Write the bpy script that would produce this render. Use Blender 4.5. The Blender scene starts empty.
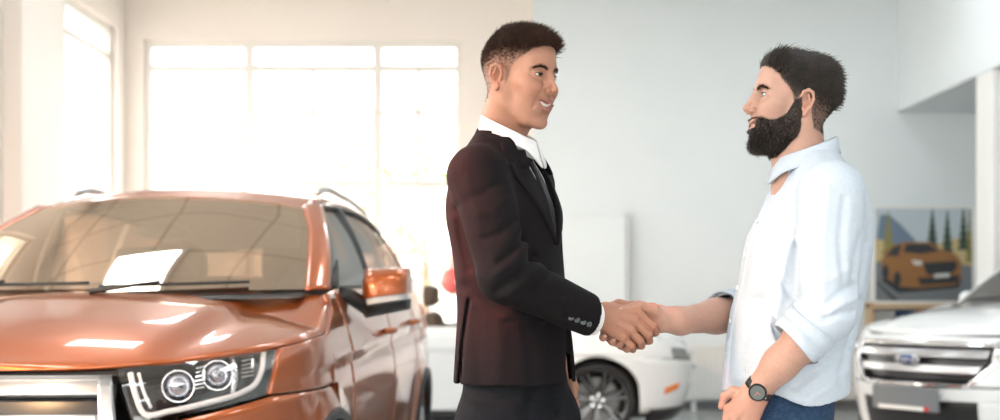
import bpy, math, random
import numpy as np
from mathutils import Vector, Matrix
random.seed(7)
RNG = np.random.default_rng(11)
SC = bpy.context.scene
COL = SC.collection
PI = math.pi
R = math.radians

# ------------------------------------------------------------------ camera
F_PX = 1389.0
CAM_H = 1.25
cam_d = bpy.data.cameras.new('camera')
cam = bpy.data.objects.new('camera', cam_d)
COL.objects.link(cam)
cam.location = (0, 0, CAM_H)
cam.rotation_euler = (R(90), 0, 0)
cam_d.sensor_width = 36
cam_d.lens = 36 * F_PX / 1000
cam_d.shift_y = 0.082
cam_d.clip_start = 0.05
cam_d.dof.use_dof = True
cam_d.dof.focus_distance = 3.35
cam_d.dof.aperture_fstop = 2.8
SC.camera = cam

# ------------------------------------------------------------------ colour management
SC.view_settings.view_transform = 'Standard'
SC.view_settings.look = 'None'
SC.view_settings.gamma = 1
SC.view_settings.use_curve_mapping = False
SC.view_settings.exposure = 0.82
SC.cycles.use_denoising = True
SC.cycles.max_bounces = 8
SC.cycles.transparent_max_bounces = 16
SC.cycles.sample_clamp_indirect = 6
SC.cycles.caustics_reflective = False
SC.cycles.caustics_refractive = False

# ------------------------------------------------------------------ sky
W = bpy.data.worlds.new('sky')
SC.world = W
W.use_nodes = True
wn = W.node_tree.nodes['Background']
wn.inputs[0].default_value = (1.0, 0.98, 0.95, 1)
wn.inputs[1].default_value = 4.2

# low warm sun from behind the camera's left side, through the left glazing
sun_d = bpy.data.lights.new('sun', 'SUN')
sun = bpy.data.objects.new('sun', sun_d)
COL.objects.link(sun)
sun_d.energy = 1.3
sun_d.color = (1.0, 0.62, 0.38)
sun_d.angle = R(3)
sun.location = (-8, 2, 6)
sun.rotation_euler = Vector((0.80, 0.30, -0.42)).to_track_quat('-Z', 'Y').to_euler()

# ------------------------------------------------------------------ helpers
def px(x, y, Y):
    """world point seen at pixel (x, y) at depth Y (only used to read sizes off the photograph)"""
    return ((x - 500) * Y / F_PX, Y, CAM_H + (292 - y) * Y / F_PX)

def empty(name, loc, rz=0.0, label=None, cat=None, group=None):
    o = bpy.data.objects.new(name, None)
    o.empty_display_size = 0.1
    COL.objects.link(o)
    o.location = loc
    o.rotation_euler = (0, 0, rz)
    tag(o, label, cat, group)
    return o

def tag(o, label=None, cat=None, group=None, kind=None):
    if label: o['label'] = label
    if cat: o['category'] = cat
    if group: o['group'] = group
    if kind: o['kind'] = kind
    return o

def mk(name, verts, faces, mat=None, parent=None, smooth=True, colors=None, solid=0, bevel=0, sub=0):
    me = bpy.data.meshes.new(name)
    verts = np.asarray(verts, dtype=np.float64).reshape(-1, 3)
    if isinstance(faces, np.ndarray):
        n, k = faces.shape
        me.vertices.add(len(verts)); me.vertices.foreach_set('co', verts.ravel())
        me.loops.add(n * k); me.loops.foreach_set('vertex_index', faces.astype(np.int32).ravel())
        me.polygons.add(n)
        me.polygons.foreach_set('loop_start', np.arange(0, n * k, k, dtype=np.int32))
        me.polygons.foreach_set('loop_total', np.full(n, k, dtype=np.int32))
        me.update(calc_edges=True)
    else:
        me.from_pydata([tuple(v) for v in verts], [], [tuple(f) for f in faces])
    me.validate()
    if smooth:
        me.polygons.foreach_set('use_smooth', np.ones(len(me.polygons), dtype=bool))
    if colors is not None:
        a = me.color_attributes.new('col', 'FLOAT_COLOR', 'POINT')
        c = np.ones((len(verts), 4)); c[:, :3] = colors
        a.data.foreach_set('color', c.ravel())
    o = bpy.data.objects.new(name, me)
    COL.objects.link(o)
    if mat: me.materials.append(mat)
    if parent: o.parent = parent
    if solid:
        m = o.modifiers.new('s', 'SOLIDIFY'); m.thickness = solid; m.offset = -1
    if bevel:
        m = o.modifiers.new('b', 'BEVEL'); m.width = bevel; m.segments = 2; m.limit_method = 'ANGLE'; m.angle_limit = R(40)
    if sub:
        m = o.modifiers.new('u', 'SUBSURF'); m.levels = sub; m.render_levels = sub
    return o

class MB:
    """collects simple shapes into one mesh"""
    def __init__(self): self.v = []; self.f = []
    def add(self, v, f):
        b = len(self.v)
        self.v += [tuple(p) for p in v]; self.f += [tuple(i + b for i in q) for q in f]
        return self
    def box(self, x0, x1, y0, y1, z0, z1):
        v = [(x, y, z) for z in (z0, z1) for y in (y0, y1) for x in (x0, x1)]
        return self.add(v, [(0, 2, 3, 1), (4, 5, 7, 6), (0, 1, 5, 4), (2, 6, 7, 3), (0, 4, 6, 2), (1, 3, 7, 5)])
    def prism(self, pts, axis, a, b):
        """2-D outline extruded along axis from a to b"""
        n = len(pts)
        def P(p, t):
            return {'x': (t, p[0], p[1]), 'y': (p[0], t, p[1]), 'z': (p[0], p[1], t)}[axis]
        v = [P(p, a) for p in pts] + [P(p, b) for p in pts]
        f = [tuple(range(n))[::-1], tuple(range(n, 2 * n))] + [(i, (i + 1) % n, n + (i + 1) % n, n + i) for i in range(n)]
        return self.add(v, f)
    def tube(self, pts, r, n=10, cap=True):
        pts = [np.array(p, float) for p in pts]
        rr = r if hasattr(r, '__len__') else [r] * len(pts)
        v = []; f = []
        t0 = pts[1] - pts[0]; t0 /= np.linalg.norm(t0)
        up = np.array([0, 0, 1.]) if abs(t0[2]) < .9 else np.array([1., 0, 0])
        a = np.cross(t0, up); a /= np.linalg.norm(a)
        for i, p in enumerate(pts):
            t = pts[min(i + 1, len(pts) - 1)] - pts[max(i - 1, 0)]; t /= np.linalg.norm(t)
            a = a - t * np.dot(a, t); a /= np.linalg.norm(a); b = np.cross(t, a)
            for k in range(n):
                w = 2 * PI * k / n
                v.append(p + rr[i] * (math.cos(w) * a + math.sin(w) * b))
        for i in range(len(pts) - 1):
            for k in range(n):
                f.append((i * n + k, i * n + (k + 1) % n, (i + 1) * n + (k + 1) % n, (i + 1) * n + k))
        if cap:
            f.append(tuple(range(n))[::-1]); f.append(tuple((len(pts) - 1) * n + k for k in range(n)))
        return self.add(v, f)
    def lathe(self, prof, n=32, axis='z', c=(0, 0, 0), close=False):
        """prof: (radius, along) pairs"""
        v = []; f = []
        for r, h in prof:
            for k in range(n):
                w = 2 * PI * k / n; x, y = r * math.cos(w), r * math.sin(w)
                q = {'z': (x, y, h), 'x': (h, x, y), 'y': (x, h, y)}[axis]
                v.append((q[0] + c[0], q[1] + c[1], q[2] + c[2]))
        m = len(prof)
        for i in range(m - 1 + (1 if close else 0)):
            j = (i + 1) % m
            for k in range(n):
                f.append((i * n + k, i * n + (k + 1) % n, j * n + (k + 1) % n, j * n + k))
        return self.add(v, f)
    def build(self, name, mat, parent=None, smooth=False, bevel=0, loc=None, sub=0):
        o = mk(name, self.v, self.f, mat, parent, smooth, bevel=bevel, sub=sub)
        fix_normals(o)
        if loc is not None: o.location = loc
        return o

import bmesh
def fix_normals(o):
    bm = bmesh.new(); bm.from_mesh(o.data)
    bmesh.ops.recalc_face_normals(bm, faces=bm.faces)
    bm.to_mesh(o.data); bm.free()

def autosmooth(o, ang=35):
    """smooth shading that keeps the hard edges"""
    me = o.data
    bm = bmesh.new(); bm.from_mesh(me)
    for e in bm.edges:
        if len(e.link_faces) == 2 and e.calc_face_angle(0) > R(ang): e.smooth = False
    for f in bm.faces: f.smooth = True
    bm.to_mesh(me); bm.free()
    return o

def pchip(xs, ys):
    xs = np.asarray(xs, float); ys = np.asarray(ys, float)
    h = np.diff(xs); d = np.diff(ys) / h
    m = np.zeros(len(xs))
    if len(xs) > 2:
        w1 = 2 * h[1:] + h[:-1]; w2 = h[1:] + 2 * h[:-1]
        with np.errstate(divide='ignore', invalid='ignore'):
            hm = (w1 + w2) / (w1 / d[:-1] + w2 / d[1:])
        m[1:-1] = np.where(d[:-1] * d[1:] > 0, hm, 0)
    m[0] = d[0]; m[-1] = d[-1]
    m = np.nan_to_num(m)
    def fn(x):
        x = np.clip(np.asarray(x, float), xs[0], xs[-1])
        i = np.clip(np.searchsorted(xs, x) - 1, 0, len(h) - 1)
        t = (x - xs[i]) / h[i]
        return ((2 * t**3 - 3 * t**2 + 1) * ys[i] + (t**3 - 2 * t**2 + t) * h[i] * m[i]
                + (-2 * t**3 + 3 * t**2) * ys[i + 1] + (t**3 - t**2) * h[i] * m[i + 1])
    return fn

def crom(P, n):
    """smooth curve through the points, n samples"""
    P = np.asarray(P, float)
    d = np.r_[0, np.cumsum(np.sqrt((np.diff(P, axis=0)**2).sum(1)))]
    t = np.linspace(0, d[-1], n)
    m = np.gradient(P, d, axis=0) if len(P) > 2 else np.repeat([(P[1] - P[0]) / d[1]], 2, 0)
    i = np.clip(np.searchsorted(d, t) - 1, 0, len(d) - 2)
    h = (d[i + 1] - d[i])[:, None]; u = ((t - d[i])[:, None]) / h
    return ((2*u**3-3*u**2+1)*P[i] + (u**3-2*u**2+u)*h*m[i] + (-2*u**3+3*u**2)*P[i+1] + (u**3-u**2)*h*m[i+1])

def grid_faces(nu, nv):
    i = np.arange(nu - 1)[:, None]; j = np.arange(nv - 1)[None, :]
    a = i * nv + j
    return np.stack([a, a + nv, a + nv + 1, a + 1], -1).reshape(-1, 4)

def patch(name, fn, nu, nv, mat, parent, centre=(0, 2.2, 0.6), solid=0.0, a0=0, a1=1, b0=0, b1=1):
    """surface sampled from fn(a, b); faces turned away from centre"""
    a, b = np.meshgrid(np.linspace(a0, a1, nu), np.linspace(b0, b1, nv), indexing='ij')
    P = np.stack(np.broadcast_arrays(*fn(a, b)), -1).reshape(-1, 3)
    Fc = grid_faces(nu, nv)
    n = np.cross(P[Fc[:, 1]] - P[Fc[:, 0]], P[Fc[:, 3]] - P[Fc[:, 0]])
    if (n * (P[Fc[:, 0]] - np.asarray(centre))).sum() < 0: Fc = Fc[:, ::-1]
    return mk(name, P, Fc, mat, parent, solid=solid)

# ------------------------------------------------------------------ materials
def mat(name, color, rough=0.5, metal=0.0, coat=0.0, spec=0.5, emit=None, estr=0, trans=0, sheen=0, sub=0):
    m = bpy.data.materials.new(name); m.use_nodes = True
    b = m.node_tree.nodes['Principled BSDF']
    b.inputs['Base Color'].default_value = (*color, 1)
    b.inputs['Roughness'].default_value = rough
    b.inputs['Metallic'].default_value = metal
    b.inputs['Coat Weight'].default_value = coat
    b.inputs['Coat Roughness'].default_value = 0.03
    b.inputs['Specular IOR Level'].default_value = spec
    if sheen:
        b.inputs['Sheen Weight'].default_value = sheen; b.inputs['Sheen Roughness'].default_value = 0.5
    if emit:
        b.inputs['Emission Color'].default_value = (*emit, 1); b.inputs['Emission Strength'].default_value = estr
    if trans: b.inputs['Transmission Weight'].default_value = trans
    if sub:
        b.inputs['Subsurface Weight'].default_value = sub
        b.inputs['Subsurface Radius'].default_value = (0.012, 0.005, 0.003); b.inputs['Subsurface Scale'].default_value = 0.6
    return m

def nodes(m): return m.node_tree.nodes, m.node_tree.links, m.node_tree.nodes['Principled BSDF']

def noisy(m, c2, scale=20, detail=4, lo=0.4, hi=0.7, bump=0.0, bscale=None, stretch=None):
    """mottle the base colour towards c2 with object-space noise, plus optional bump"""
    N, L, b = nodes(m)
    tc = N.new('ShaderNodeTexCoord'); nz = N.new('ShaderNodeTexNoise')
    nz.inputs['Scale'].default_value = scale; nz.inputs['Detail'].default_value = detail
    src = tc.outputs['Object']
    if stretch:
        mp = N.new('ShaderNodeMapping'); mp.inputs['Scale'].default_value = stretch
        L.new(src, mp.inputs['Vector']); src = mp.outputs[0]
    L.new(src, nz.inputs['Vector'])
    rp = N.new('ShaderNodeValToRGB')
    rp.color_ramp.elements[0].position = lo; rp.color_ramp.elements[1].position = hi
    rp.color_ramp.elements[0].color = b.inputs['Base Color'].default_value
    rp.color_ramp.elements[1].color = (*c2, 1)
    L.new(nz.outputs['Fac'], rp.inputs[0]); L.new(rp.outputs[0], b.inputs['Base Color'])
    if bump:
        n2 = N.new('ShaderNodeTexNoise'); n2.inputs['Scale'].default_value = bscale or scale; n2.inputs['Detail'].default_value = 3
        L.new(src, n2.inputs['Vector'])
        bp = N.new('ShaderNodeBump'); bp.inputs['Strength'].default_value = bump; bp.inputs['Distance'].default_value = 0.01
        L.new(n2.outputs['Fac'], bp.inputs['Height']); L.new(bp.outputs[0], b.inputs['Normal'])
    return m

def glass(name, tint=(1, 1, 1), base=0.06, edge=0.6, rough=0.0, refl=(1, 1, 1)):
    """thin pane: clear transmission plus a facing-dependent mirror reflection"""
    m = bpy.data.materials.new(name); m.use_nodes = True
    N, L = m.node_tree.nodes, m.node_tree.links
    N.clear()
    out = N.new('ShaderNodeOutputMaterial'); mx = N.new('ShaderNodeMixShader')
    tr = N.new('ShaderNodeBsdfTransparent'); gl = N.new('ShaderNodeBsdfGlossy')
    tr.inputs[0].default_value = (*tint, 1); gl.inputs['Roughness'].default_value = rough; gl.inputs[0].default_value = (*refl, 1)
    lw = N.new('ShaderNodeLayerWeight'); lw.inputs[0].default_value = 0.35
    mr = N.new('ShaderNodeMapRange'); mr.inputs['To Min'].default_value = base; mr.inputs['To Max'].default_value = edge
    L.new(lw.outputs['Facing'], mr.inputs['Value'])
    L.new(mr.outputs[0], mx.inputs[0]); L.new(tr.outputs[0], mx.inputs[1]); L.new(gl.outputs[0], mx.inputs[2])
    L.new(mx.outputs[0], out.inputs[0])
    return m

M = {}
M['wall'] = noisy(mat('wall_paint', (0.775, 0.83, 0.85), 0.6), (0.755, 0.81, 0.83), 1.5)
M['wall_glow'] = noisy(mat('wall_paint_warm_glow', (0.88, 0.815, 0.755), 0.6), (0.86, 0.79, 0.73), 1.5)  # warm white paint, with the peach glow of the haze put into its colour
M['white'] = mat('white_paint', (0.82, 0.82, 0.80), 0.4)
M['frame'] = mat('window_frame_white', (0.78, 0.76, 0.72), 0.4)
M['baseboard'] = mat('grey_skirting', (0.16, 0.17, 0.18), 0.5)
M['glass'] = glass('window_glass', (0.97, 0.97, 0.96), 0.03, 0.35)
M["led"] = mat('led_panel', (1, 1, 1), 0.5, emit=(.86, 0.95, 1.0), estr=7)
M['lamp_body'] = mat('white_lamp_metal', (0.8, 0.8, 0.8), 0.35)
M['black_plastic'] = mat('black_plastic', (0.012, 0.012, 0.013), 0.45)
M['rubber'] = noisy(mat('tyre_rubber', (0.014, 0.014, 0.015), 0.75), (0.022, 0.022, 0.023), 30)
M['chrome'] = mat('chrome', (0.86, 0.86, 0.87), 0.08, 1.0)
M['satin'] = mat('satin_silver', (0.46, 0.46, 0.47), 0.28, 1.0)
M['grey_metal'] = mat('grey_metal', (0.35, 0.36, 0.37), 0.4, 0.8)
# ================================================================== THE ROOM
YB, XL, XR, YF, ZC = 15.0, -4.05, 9.0, -9.0, 4.75

def structure(o): o['kind'] = 'structure'; return o

# floor: large glossy grey tiles
m = mat('floor_tile', (0.50, 0.51, 0.51), 0.16)
N, L, b = nodes(m)
tc = N.new('ShaderNodeTexCoord'); br = N.new('ShaderNodeTexBrick')
br.offset = 0; br.inputs['Scale'].default_value = 1.0
br.inputs['Brick Width'].default_value = 0.6; br.inputs['Row Height'].default_value = 0.6
br.inputs['Mortar Size'].default_value = 0.004
br.inputs['Color1'].default_value = (0.52, 0.53, 0.53, 1); br.inputs['Color2'].default_value = (0.48, 0.49, 0.495, 1)
br.inputs['Mortar'].default_value = (0.30, 0.31, 0.31, 1)
L.new(tc.outputs['Object'], br.inputs['Vector']); L.new(br.outputs['Color'], b.inputs['Base Color'])
structure(MB().box(XL - .3, XR + .3, YF - .3, YB + .3, -.2, 0).build('floor', m))

# ceiling: white tiles with a thin grid
m = mat('ceiling_tile', (0.80, 0.80, 0.79), 0.7)
N, L, b = nodes(m)
tc = N.new('ShaderNodeTexCoord'); br = N.new('ShaderNodeTexBrick')
br.offset = 0; br.inputs['Scale'].default_value = 1.0
br.inputs['Brick Width'].default_value = 1.2; br.inputs['Row Height'].default_value = 1.2
br.inputs['Mortar Size'].default_value = 0.02
br.inputs['Color1'].default_value = (0.74, 0.72, 0.69, 1); br.inputs['Color2'].default_value = (0.70, 0.68, 0.66, 1)
br.inputs['Mortar'].default_value = (0.46, 0.44, 0.42, 1)
L.new(tc.outputs['Object'], br.inputs['Vector']); L.new(br.outputs['Color'], b.inputs['Base Color'])
structure(MB().box(XL - .3, XR + .3, YF - .3, YB + .3, ZC, ZC + .2).build('ceiling', m))

def wall_with_holes(name, m, along, a0, a1, z0, z1, t0, t1, holes):
    """a wall slab with rectangular openings; along = 'x' or 'y'; holes = (a0, a1, z0, z1)"""
    mb = MB()
    xs = sorted({a0, a1, *[h[0] for h in holes], *[h[1] for h in holes]})
    zs = sorted({z0, z1, *[h[2] for h in holes], *[h[3] for h in holes]})
    for i in range(len(xs) - 1):
        for k in range(len(zs) - 1):
            cx, cz = (xs[i] + xs[i + 1]) / 2, (zs[k] + zs[k + 1]) / 2
            if any(h[0] < cx < h[1] and h[2] < cz < h[3] for h in holes): continue
            if along == 'x': mb.box(xs[i], xs[i + 1], t0, t1, zs[k], zs[k + 1])
            else: mb.box(t0, t1, xs[i], xs[i + 1], zs[k], zs[k + 1])
    return structure(mb.build(name, m))

def window(name, along, a0, a1, z0, z1, t, vbars, hbars, thin_v=(), thin_h=(), fw=0.07):
    """frame with mullions and one pane behind them; t = plane of the frame"""
    fr = MB()
    def bar(p0, p1, q0, q1, d):
        if along == 'x': fr.box(p0, p1, t - d, t + d, q0, q1)
        else: fr.box(t - d, t + d, p0, p1, q0, q1)
    bar(a0, a0 + fw, z0, z1, .05); bar(a1 - fw, a1, z0, z1, .05)
    bar(a0, a1, z0, z0 + fw, .048); bar(a0, a1, z1 - fw, z1, .048)
    for v in vbars: bar(v - .05, v + .05, z0, z1, .046)
    for h in hbars: bar(a0, a1, h - .035, h + .035, .044)
    for v, q0, q1 in thin_v: bar(v - .025, v + .025, q0, q1, .035)
    for h, p0, p1 in thin_h: bar(p0, p1, h - .022, h + .022, .033)
    o = structure(fr.build(name, M['frame']))
    pn = MB()
    if along == 'x': pn.box(a0 + .01, a1 - .01, t - .006, t + .006, z0 + .01, z1 - .01)
    else: pn.box(t - .006, t + .006, a0 + .01, a1 - .01, z0 + .01, z1 - .01)
    pn.build('window_pane', M['glass'], o)
    return o

WX0, WX1, WZ0, WZ1 = px(143, 0, YB)[0], px(462, 0, YB)[0], 0.45, px(0, 40, YB)[2]
XS = px(533, 0, YB)[0]
wall_with_holes('wall_back', M['wall_glow'], 'x', XL - .3, XS, 0, ZC, YB, YB + .3, [(WX0, WX1, WZ0, WZ1)])
structure(MB().box(XS, XR, YB - .25, YB + .3, 0, ZC).build('wall_back_right', M['wall']))
zz = lambda y: px(0, y, YB)[2]
xx = lambda x: px(x, 0, YB)[0]
window('window_1', 'x', WX0, WX1, WZ0, WZ1, YB + .12, [xx(248), xx(377)], [zz(67), zz(183)],
       [(xx(312), WZ0, zz(67)), (xx(418), WZ0, zz(67)), (xx(208), zz(183), zz(140))],
       [(zz(111), xx(248), WX1), (zz(253), WX0, WX1)])
structure(MB().box(WX0 - .05, WX1 + .05, YB - .12, YB + .08, WZ0 - .05, WZ0).build('trim_1', M['white'], bevel=.008))

# left wall: three tall windows, the farthest one in the picture
LW = [(-7.5, -2.0, .3, 4.1), (-1.2, 3.6, .3, 4.1), (4.6, 9.6, .3, 4.1), (12.95, 14.72, .45, 4.05)]
wall_with_holes('wall_left', M['wall_glow'], 'y', YF, YB + .3, 0, ZC, XL - .3, XL, LW)
for i, (a, c, z0, z1) in enumerate(LW):
    n = max(1, int((c - a) / 1.6))
    window('window_%d' % (i + 2), 'y', a, c, z0, z1, XL - .12, [a + (c - a) * k / n for k in range(1, n)], [z1 - .75] if i < 3 else [zz(62), 1.1])
# pier on the left wall at the edge of the picture
structure(MB().box(XL, XL + .16, 11.3, 12.35, 0, ZC).build('wall_left_pier', M['wall_glow'], bevel=.01))
# street side behind the camera: glazed shopfront
FW = [(-3.7, -0.2, .2, 4.2), (.2, 4.2, .2, 4.2), (4.6, 8.7, .2, 4.2)]
wall_with_holes('wall_front', M['wall'], 'x', XL - .3, XR + .3, 0, ZC, YF - .3, YF, FW)
for i, (a, c, z0, z1) in enumerate(FW):
    window('window_%d' % (i + 6), 'x', a, c, z0, z1, YF - .12, [a + (c - a) / 3, a + (c - a) * 2 / 3], [3.3])
structure(MB().box(XR, XR + .3, YF, YB + .3, 0, ZC).build('wall_right', M['wall']))

# mezzanine bulkhead on the right with its column
XM, ZM = px(897, 0, YB - .25)[0], px(0, 112, YB - .25)[2]
structure(MB().box(XM, XR, 5.5, YB - .25, ZM, ZC).build('wall_mezzanine', M['wall'], bevel=.012))
structure(MB().box(XM + .005, XM + .42, 11.9, 12.32, 0, ZM).build('column_right', M['white'], bevel=.012))
structure(MB().box(XS, XR, YB - .27, YB - .25, 0, .09).build('baseboard_right', M['baseboard']))
structure(MB().box(XL, XS, YB - .02, YB, 0, .09).build('baseboard_back', M['baseboard']))

# ceiling light panels (real fixtures, above the picture)
first = None
for i, (lx, ly) in enumerate([(x, y) for y in (-6, -2.5, 1, 4.5, 8, 11.5) for x in (-2.4, .6, 3.2)]):
    c = empty('ceiling_light', (lx, ly, ZC), 0,
              'square white ceiling light panel over the showroom floor', 'ceiling light', 'ceiling light panels')
    if first is None:
        f = MB()
        for s in (-.45, .39):
            f.box(s, s + .06, -.45, .45, -.06, 0); f.box(-.39, .39, s, s + .06, -.06, 0)
        fr = f.build('light_frame', M['lamp_body'], c)
        df = MB().box(-.39, .39, -.39, .39, -.04, -.02).build('diffuser', M['led'], c)
        first = (fr, df)
    else:
        for q in first:
            d = q.copy(); d.parent = c; COL.objects.link(d)

# added spots, unseen above the picture, to give suit and car the flare's tint
def added_spot(loc, target, watts, size, blend, col, label):
    t = empty('added_spotlight', loc, 0, label, 'spotlight')
    d = Vector(target) - Vector(loc)
    head = empty('spot_head', (0, 0, 0)); head.parent = t; head.rotation_euler = d.to_track_quat('-Z', 'Y').to_euler()
    MB().lathe([(.075, .02), (.075, .16), (.05, .2), (.001, .2), (.001, .19), (.045, .19), (.068, .155), (.068, .02)], 28, close=True).build('spot_housing', M['lamp_body'], head, smooth=True)
    MB().tube([(0, 0, .1), (0, 0, ZC - loc[2] - .03)], .015, 10).build('drop_rod', M['lamp_body'], t)
    MB().box(-.06, .06, -.06, .06, ZC - loc[2] - .04, ZC - loc[2]).build('ceiling_plate', M['lamp_body'], t, bevel=.01)
    ld = bpy.data.lights.new('spot', 'SPOT'); lo = bpy.data.objects.new('spot_lamp', ld); COL.objects.link(lo)
    lo.parent = head; lo.location = (0, 0, .0)
    ld.energy = watts; ld.spot_size = R(size); ld.spot_blend = blend; ld.color = col; ld.shadow_soft_size = .08
    return t
added_spot((-2.6, -.4, 3.7), (-1.9, 6.4, 1.3), 900, 50, 1.0, (1.0, .60, .30), 'unseen spotlight added to give the orange car a warm flare tint')
added_spot((-2.6, 2.1, 4.0), (-.25, 3.21, 1.53), 3000, 7.2, 1.0, (1.0, .20, .15), 'unseen spotlight added to give the suited man a red flare tint')

# radiators under the wall
def radiator(x0, x1, label):
    t = empty('radiator', ((x0 + x1) / 2, YB - .31, 0), 0, label, 'radiator', None)
    w = (x1 - x0) / 2
    pnl = MB()
    n = int((x1 - x0) / .06)
    pnl.box(-w, w, -.045, .0, .12, .66)
    for k in range(n):
        a = -w + (k + .5) * 2 * w / n
        pnl.box(a - .018, a + .018, -.062, -.04, .15, .63)
    pnl.build('panel', M['white'], t, bevel=.006)
    MB().box(-w, w, -.065, .04, .66, .685).build('top_grille', M['white'], t, bevel=.005)
    for s in (-1, 1):
        MB().box(s * w * .8 - .02, s * w * .8 + .02, -.03, .04, 0, .13).build('foot', M['white'], t)
radiator(1.95, 2.95, 'white ribbed radiator on the back wall beside the white convertible')
radiator(3.15, 4.15, 'white ribbed radiator on the back wall beside the picture stand')

# tall white board leaning on the wall behind the handshake
t = empty('display_board', (px(592, 0, YB - .45)[0], YB - .37, 0), 0,
          'tall white blank board standing against the wall behind the handshake', 'board')
MB().box(-.42, .36, -.03, .03, .03, px(0, 215, YB - .4)[2]).build('panel', M['wall'], t, bevel=.006)
MB().box(.355, .385, -.05, .06, .0, px(0, 213, YB - .4)[2]).build('edge_strip', M['grey_metal'], t)

# ================================================================== OUTSIDE the back window
gm = noisy(mat('outside_paving', (.62, .60, .57), .8), (.55, .53, .5), 2)
structure(MB().box(-30, 25, YB + .3, YB + 60, -.3, -.05).build('ground_outside', gm))
structure(MB().box(-40, XL - .3, YF - 20, YB + 60, -.32, -.06).build('ground_left', gm))
structure(MB().box(XL - .3, 40, YF - 25, YF - .3, -.32, -.06).build('ground_front', gm))
bt = empty('office_building', (-7, YB + 26, -.05), 0, 'pale office building across the street seen through the window', 'building')
MB().box(-6, 9, 0, 8, 0, 7.5).build('facade', mat('pale_render', (.8, .77, .73), .8), bt)
wm = mat('dull_pane', (.42, .42, .42), .2)
for k in range(5):
    for z in (1.2, 4.2):
        w_ = MB().box(-5 + k * 2.8, -3.2 + k * 2.8, -.06, .02, z, z + 1.7).build('window', M['frame'], bt)
        MB().box(-4.9 + k * 2.8, -3.3 + k * 2.8, -.08, -.05, z + .1, z + 1.6).build('pane', wm, w_)

def leafy_tree(x, y, h, label, seed):
    rg = np.random.default_rng(seed)
    t = empty('street_tree', (x, y, -.05), 0, label, 'tree')
    MB().tube([(0, 0, 0), (.03, 0, h * .3), (.0, .05, h * .6)], [.1, .08, .04], 8).build('trunk', mat('bark', (.2, .15, .11), .9), t, smooth=True)
    V = []; Fq = []
    n = 700
    c = rg.normal(size=(n, 3)) * np.array([.20, .20, .2]) * h + np.array([0, 0, h * .68])
    for p in c:
        a = rg.normal(size=3); a /= np.linalg.norm(a); bb = np.cross(a, rg.normal(size=3)); bb /= np.linalg.norm(bb)
        s = .1; k = len(V)
        V += [p - a * s, p + bb * s * .5, p + a * s, p - bb * s * .5]; Fq.append((k, k + 1, k + 2, k + 3))
    mk('foliage', V, Fq, mat('leaf', (.22, .27, .12), .7), t, smooth=False)
leafy_tree(-1.3, YB + 9, 4.2, 'leafy street tree outside the window, nearest the man in the suit', 3)
leafy_tree(-4.4, YB + 12, 4.5, 'leafy street tree outside the window, behind the orange car', 4)

# red balloons outside the window beside the man in the suit
bm_ = [mat('red_balloon', (.80, .16, .15), .25), mat('pink_balloon', (.88, .50, .46), .25)]
def balloon(bx, bz, r, m, label, dy):
    Y0 = YB - .35 + dy
    t = empty('balloon', (bx, Y0, bz), 0, label, 'balloon', None)
    mb = MB()
    mb.lathe([(max(1e-4, r * math.sin(w) * (1 - .12 * math.cos(w) * -1 if w > PI / 2 else 1)), r * 1.12 * -math.cos(w)) for w in np.linspace(0, PI, 17)], 24)
    mb.build('bladder', m, t, smooth=True)
    MB().lathe([(.001, -r * 1.1), (.018, -r * 1.2), (.02, -r * 1.22), (.001, -r * 1.2)], 10).build('knot', m, t, smooth=True)
    MB().tube([(0, 0, -r * 1.2), (.01, 0, -(bz) * .6), (0, 0, -bz + .03)], .003, 5).build('string', M['white'], t)
balloon(px(452, 0, 14.6)[0], px(0, 281, 14.6)[2], .13, bm_[0], 'red balloon by the window beside the suited man', 0)
balloon(px(455, 0, 14.6)[0], px(0, 262, 14.6)[2], .10, bm_[1], 'pink balloon floating above the red balloon', .22)

# vertical lettering on the far window
def text(name, body, size, loc, rot, m, parent=None, extrude=.002, align='CENTER', sx=1):
    cu = bpy.data.curves.new(name, 'FONT'); cu.body = body; cu.size = size; cu.extrude = extrude
    cu.align_x = align; cu.align_y = 'CENTER'
    o = bpy.data.objects.new(name, cu); COL.objects.link(o)
    o.location = loc; o.rotation_euler = rot; o.scale = (sx, 1, 1)
    bpy.context.view_layer.update()
    me = bpy.data.meshes.new_from_object(o.evaluated_get(bpy.context.evaluated_depsgraph_get()))
    me.name = name
    loc, rot, scl = o.location.copy(), o.rotation_euler.copy(), o.scale.copy()
    bpy.data.objects.remove(o); bpy.data.curves.remove(cu)
    o = bpy.data.objects.new(name, me); COL.objects.link(o)
    o.location, o.rotation_euler, o.scale = loc, rot, scl
    me.materials.clear(); me.materials.append(m)
    if parent: o.parent = parent
    return o
o = text('window_lettering', 'HOM', .26, (xx(407), YB + .105, zz(226)), (R(90), R(90), 0), mat('grey_vinyl', (.50, .47, .44), .6))
tag(o, 'pale grey vertical lettering stuck on the back window glass', 'lettering')

# ================================================================== PICTURE STAND by the column
YP = 14.3
x0, x1 = px(872, 0, YP)[0], px(975, 0, YP)[0]
z0, z1 = px(0, 304, YP)[2], px(0, 206, YP)[2]
t = empty('picture_stand', ((x0 + x1) / 2, YP, 0), 0, 'framed mountain poster of an orange car on a wooden stand', 'poster stand')
w = (x1 - x0) / 2
fr = MB()
fr.box(-w, -w + .03, -.02, .03, z0, z1); fr.box(w - .03, w, -.02, .03, z0, z1)
fr.box(-w + .03, w - .03, -.02, .03, z0, z0 + .03); fr.box(-w + .03, w - .03, -.02, .03, z1 - .025, z1)
fr.build('poster_frame', M['white'], t, bevel=.004)
wood = noisy(mat('light_wood', (.55, .40, .24), .5), (.48, .33, .19), 8, stretch=(1, 1, 6))
MB().box(-w - .05, -w - .005, -.1, .1, 0, z0 + .02).build('post', wood, t)
MB().box(w + .005, w + .05, -.1, .1, 0, z0 + .02).build('post', wood, t)
MB().box(-w - .05, w + .05, -.12, .1, z0 - .045, z0).build('shelf', wood, t, bevel=.004)
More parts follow.
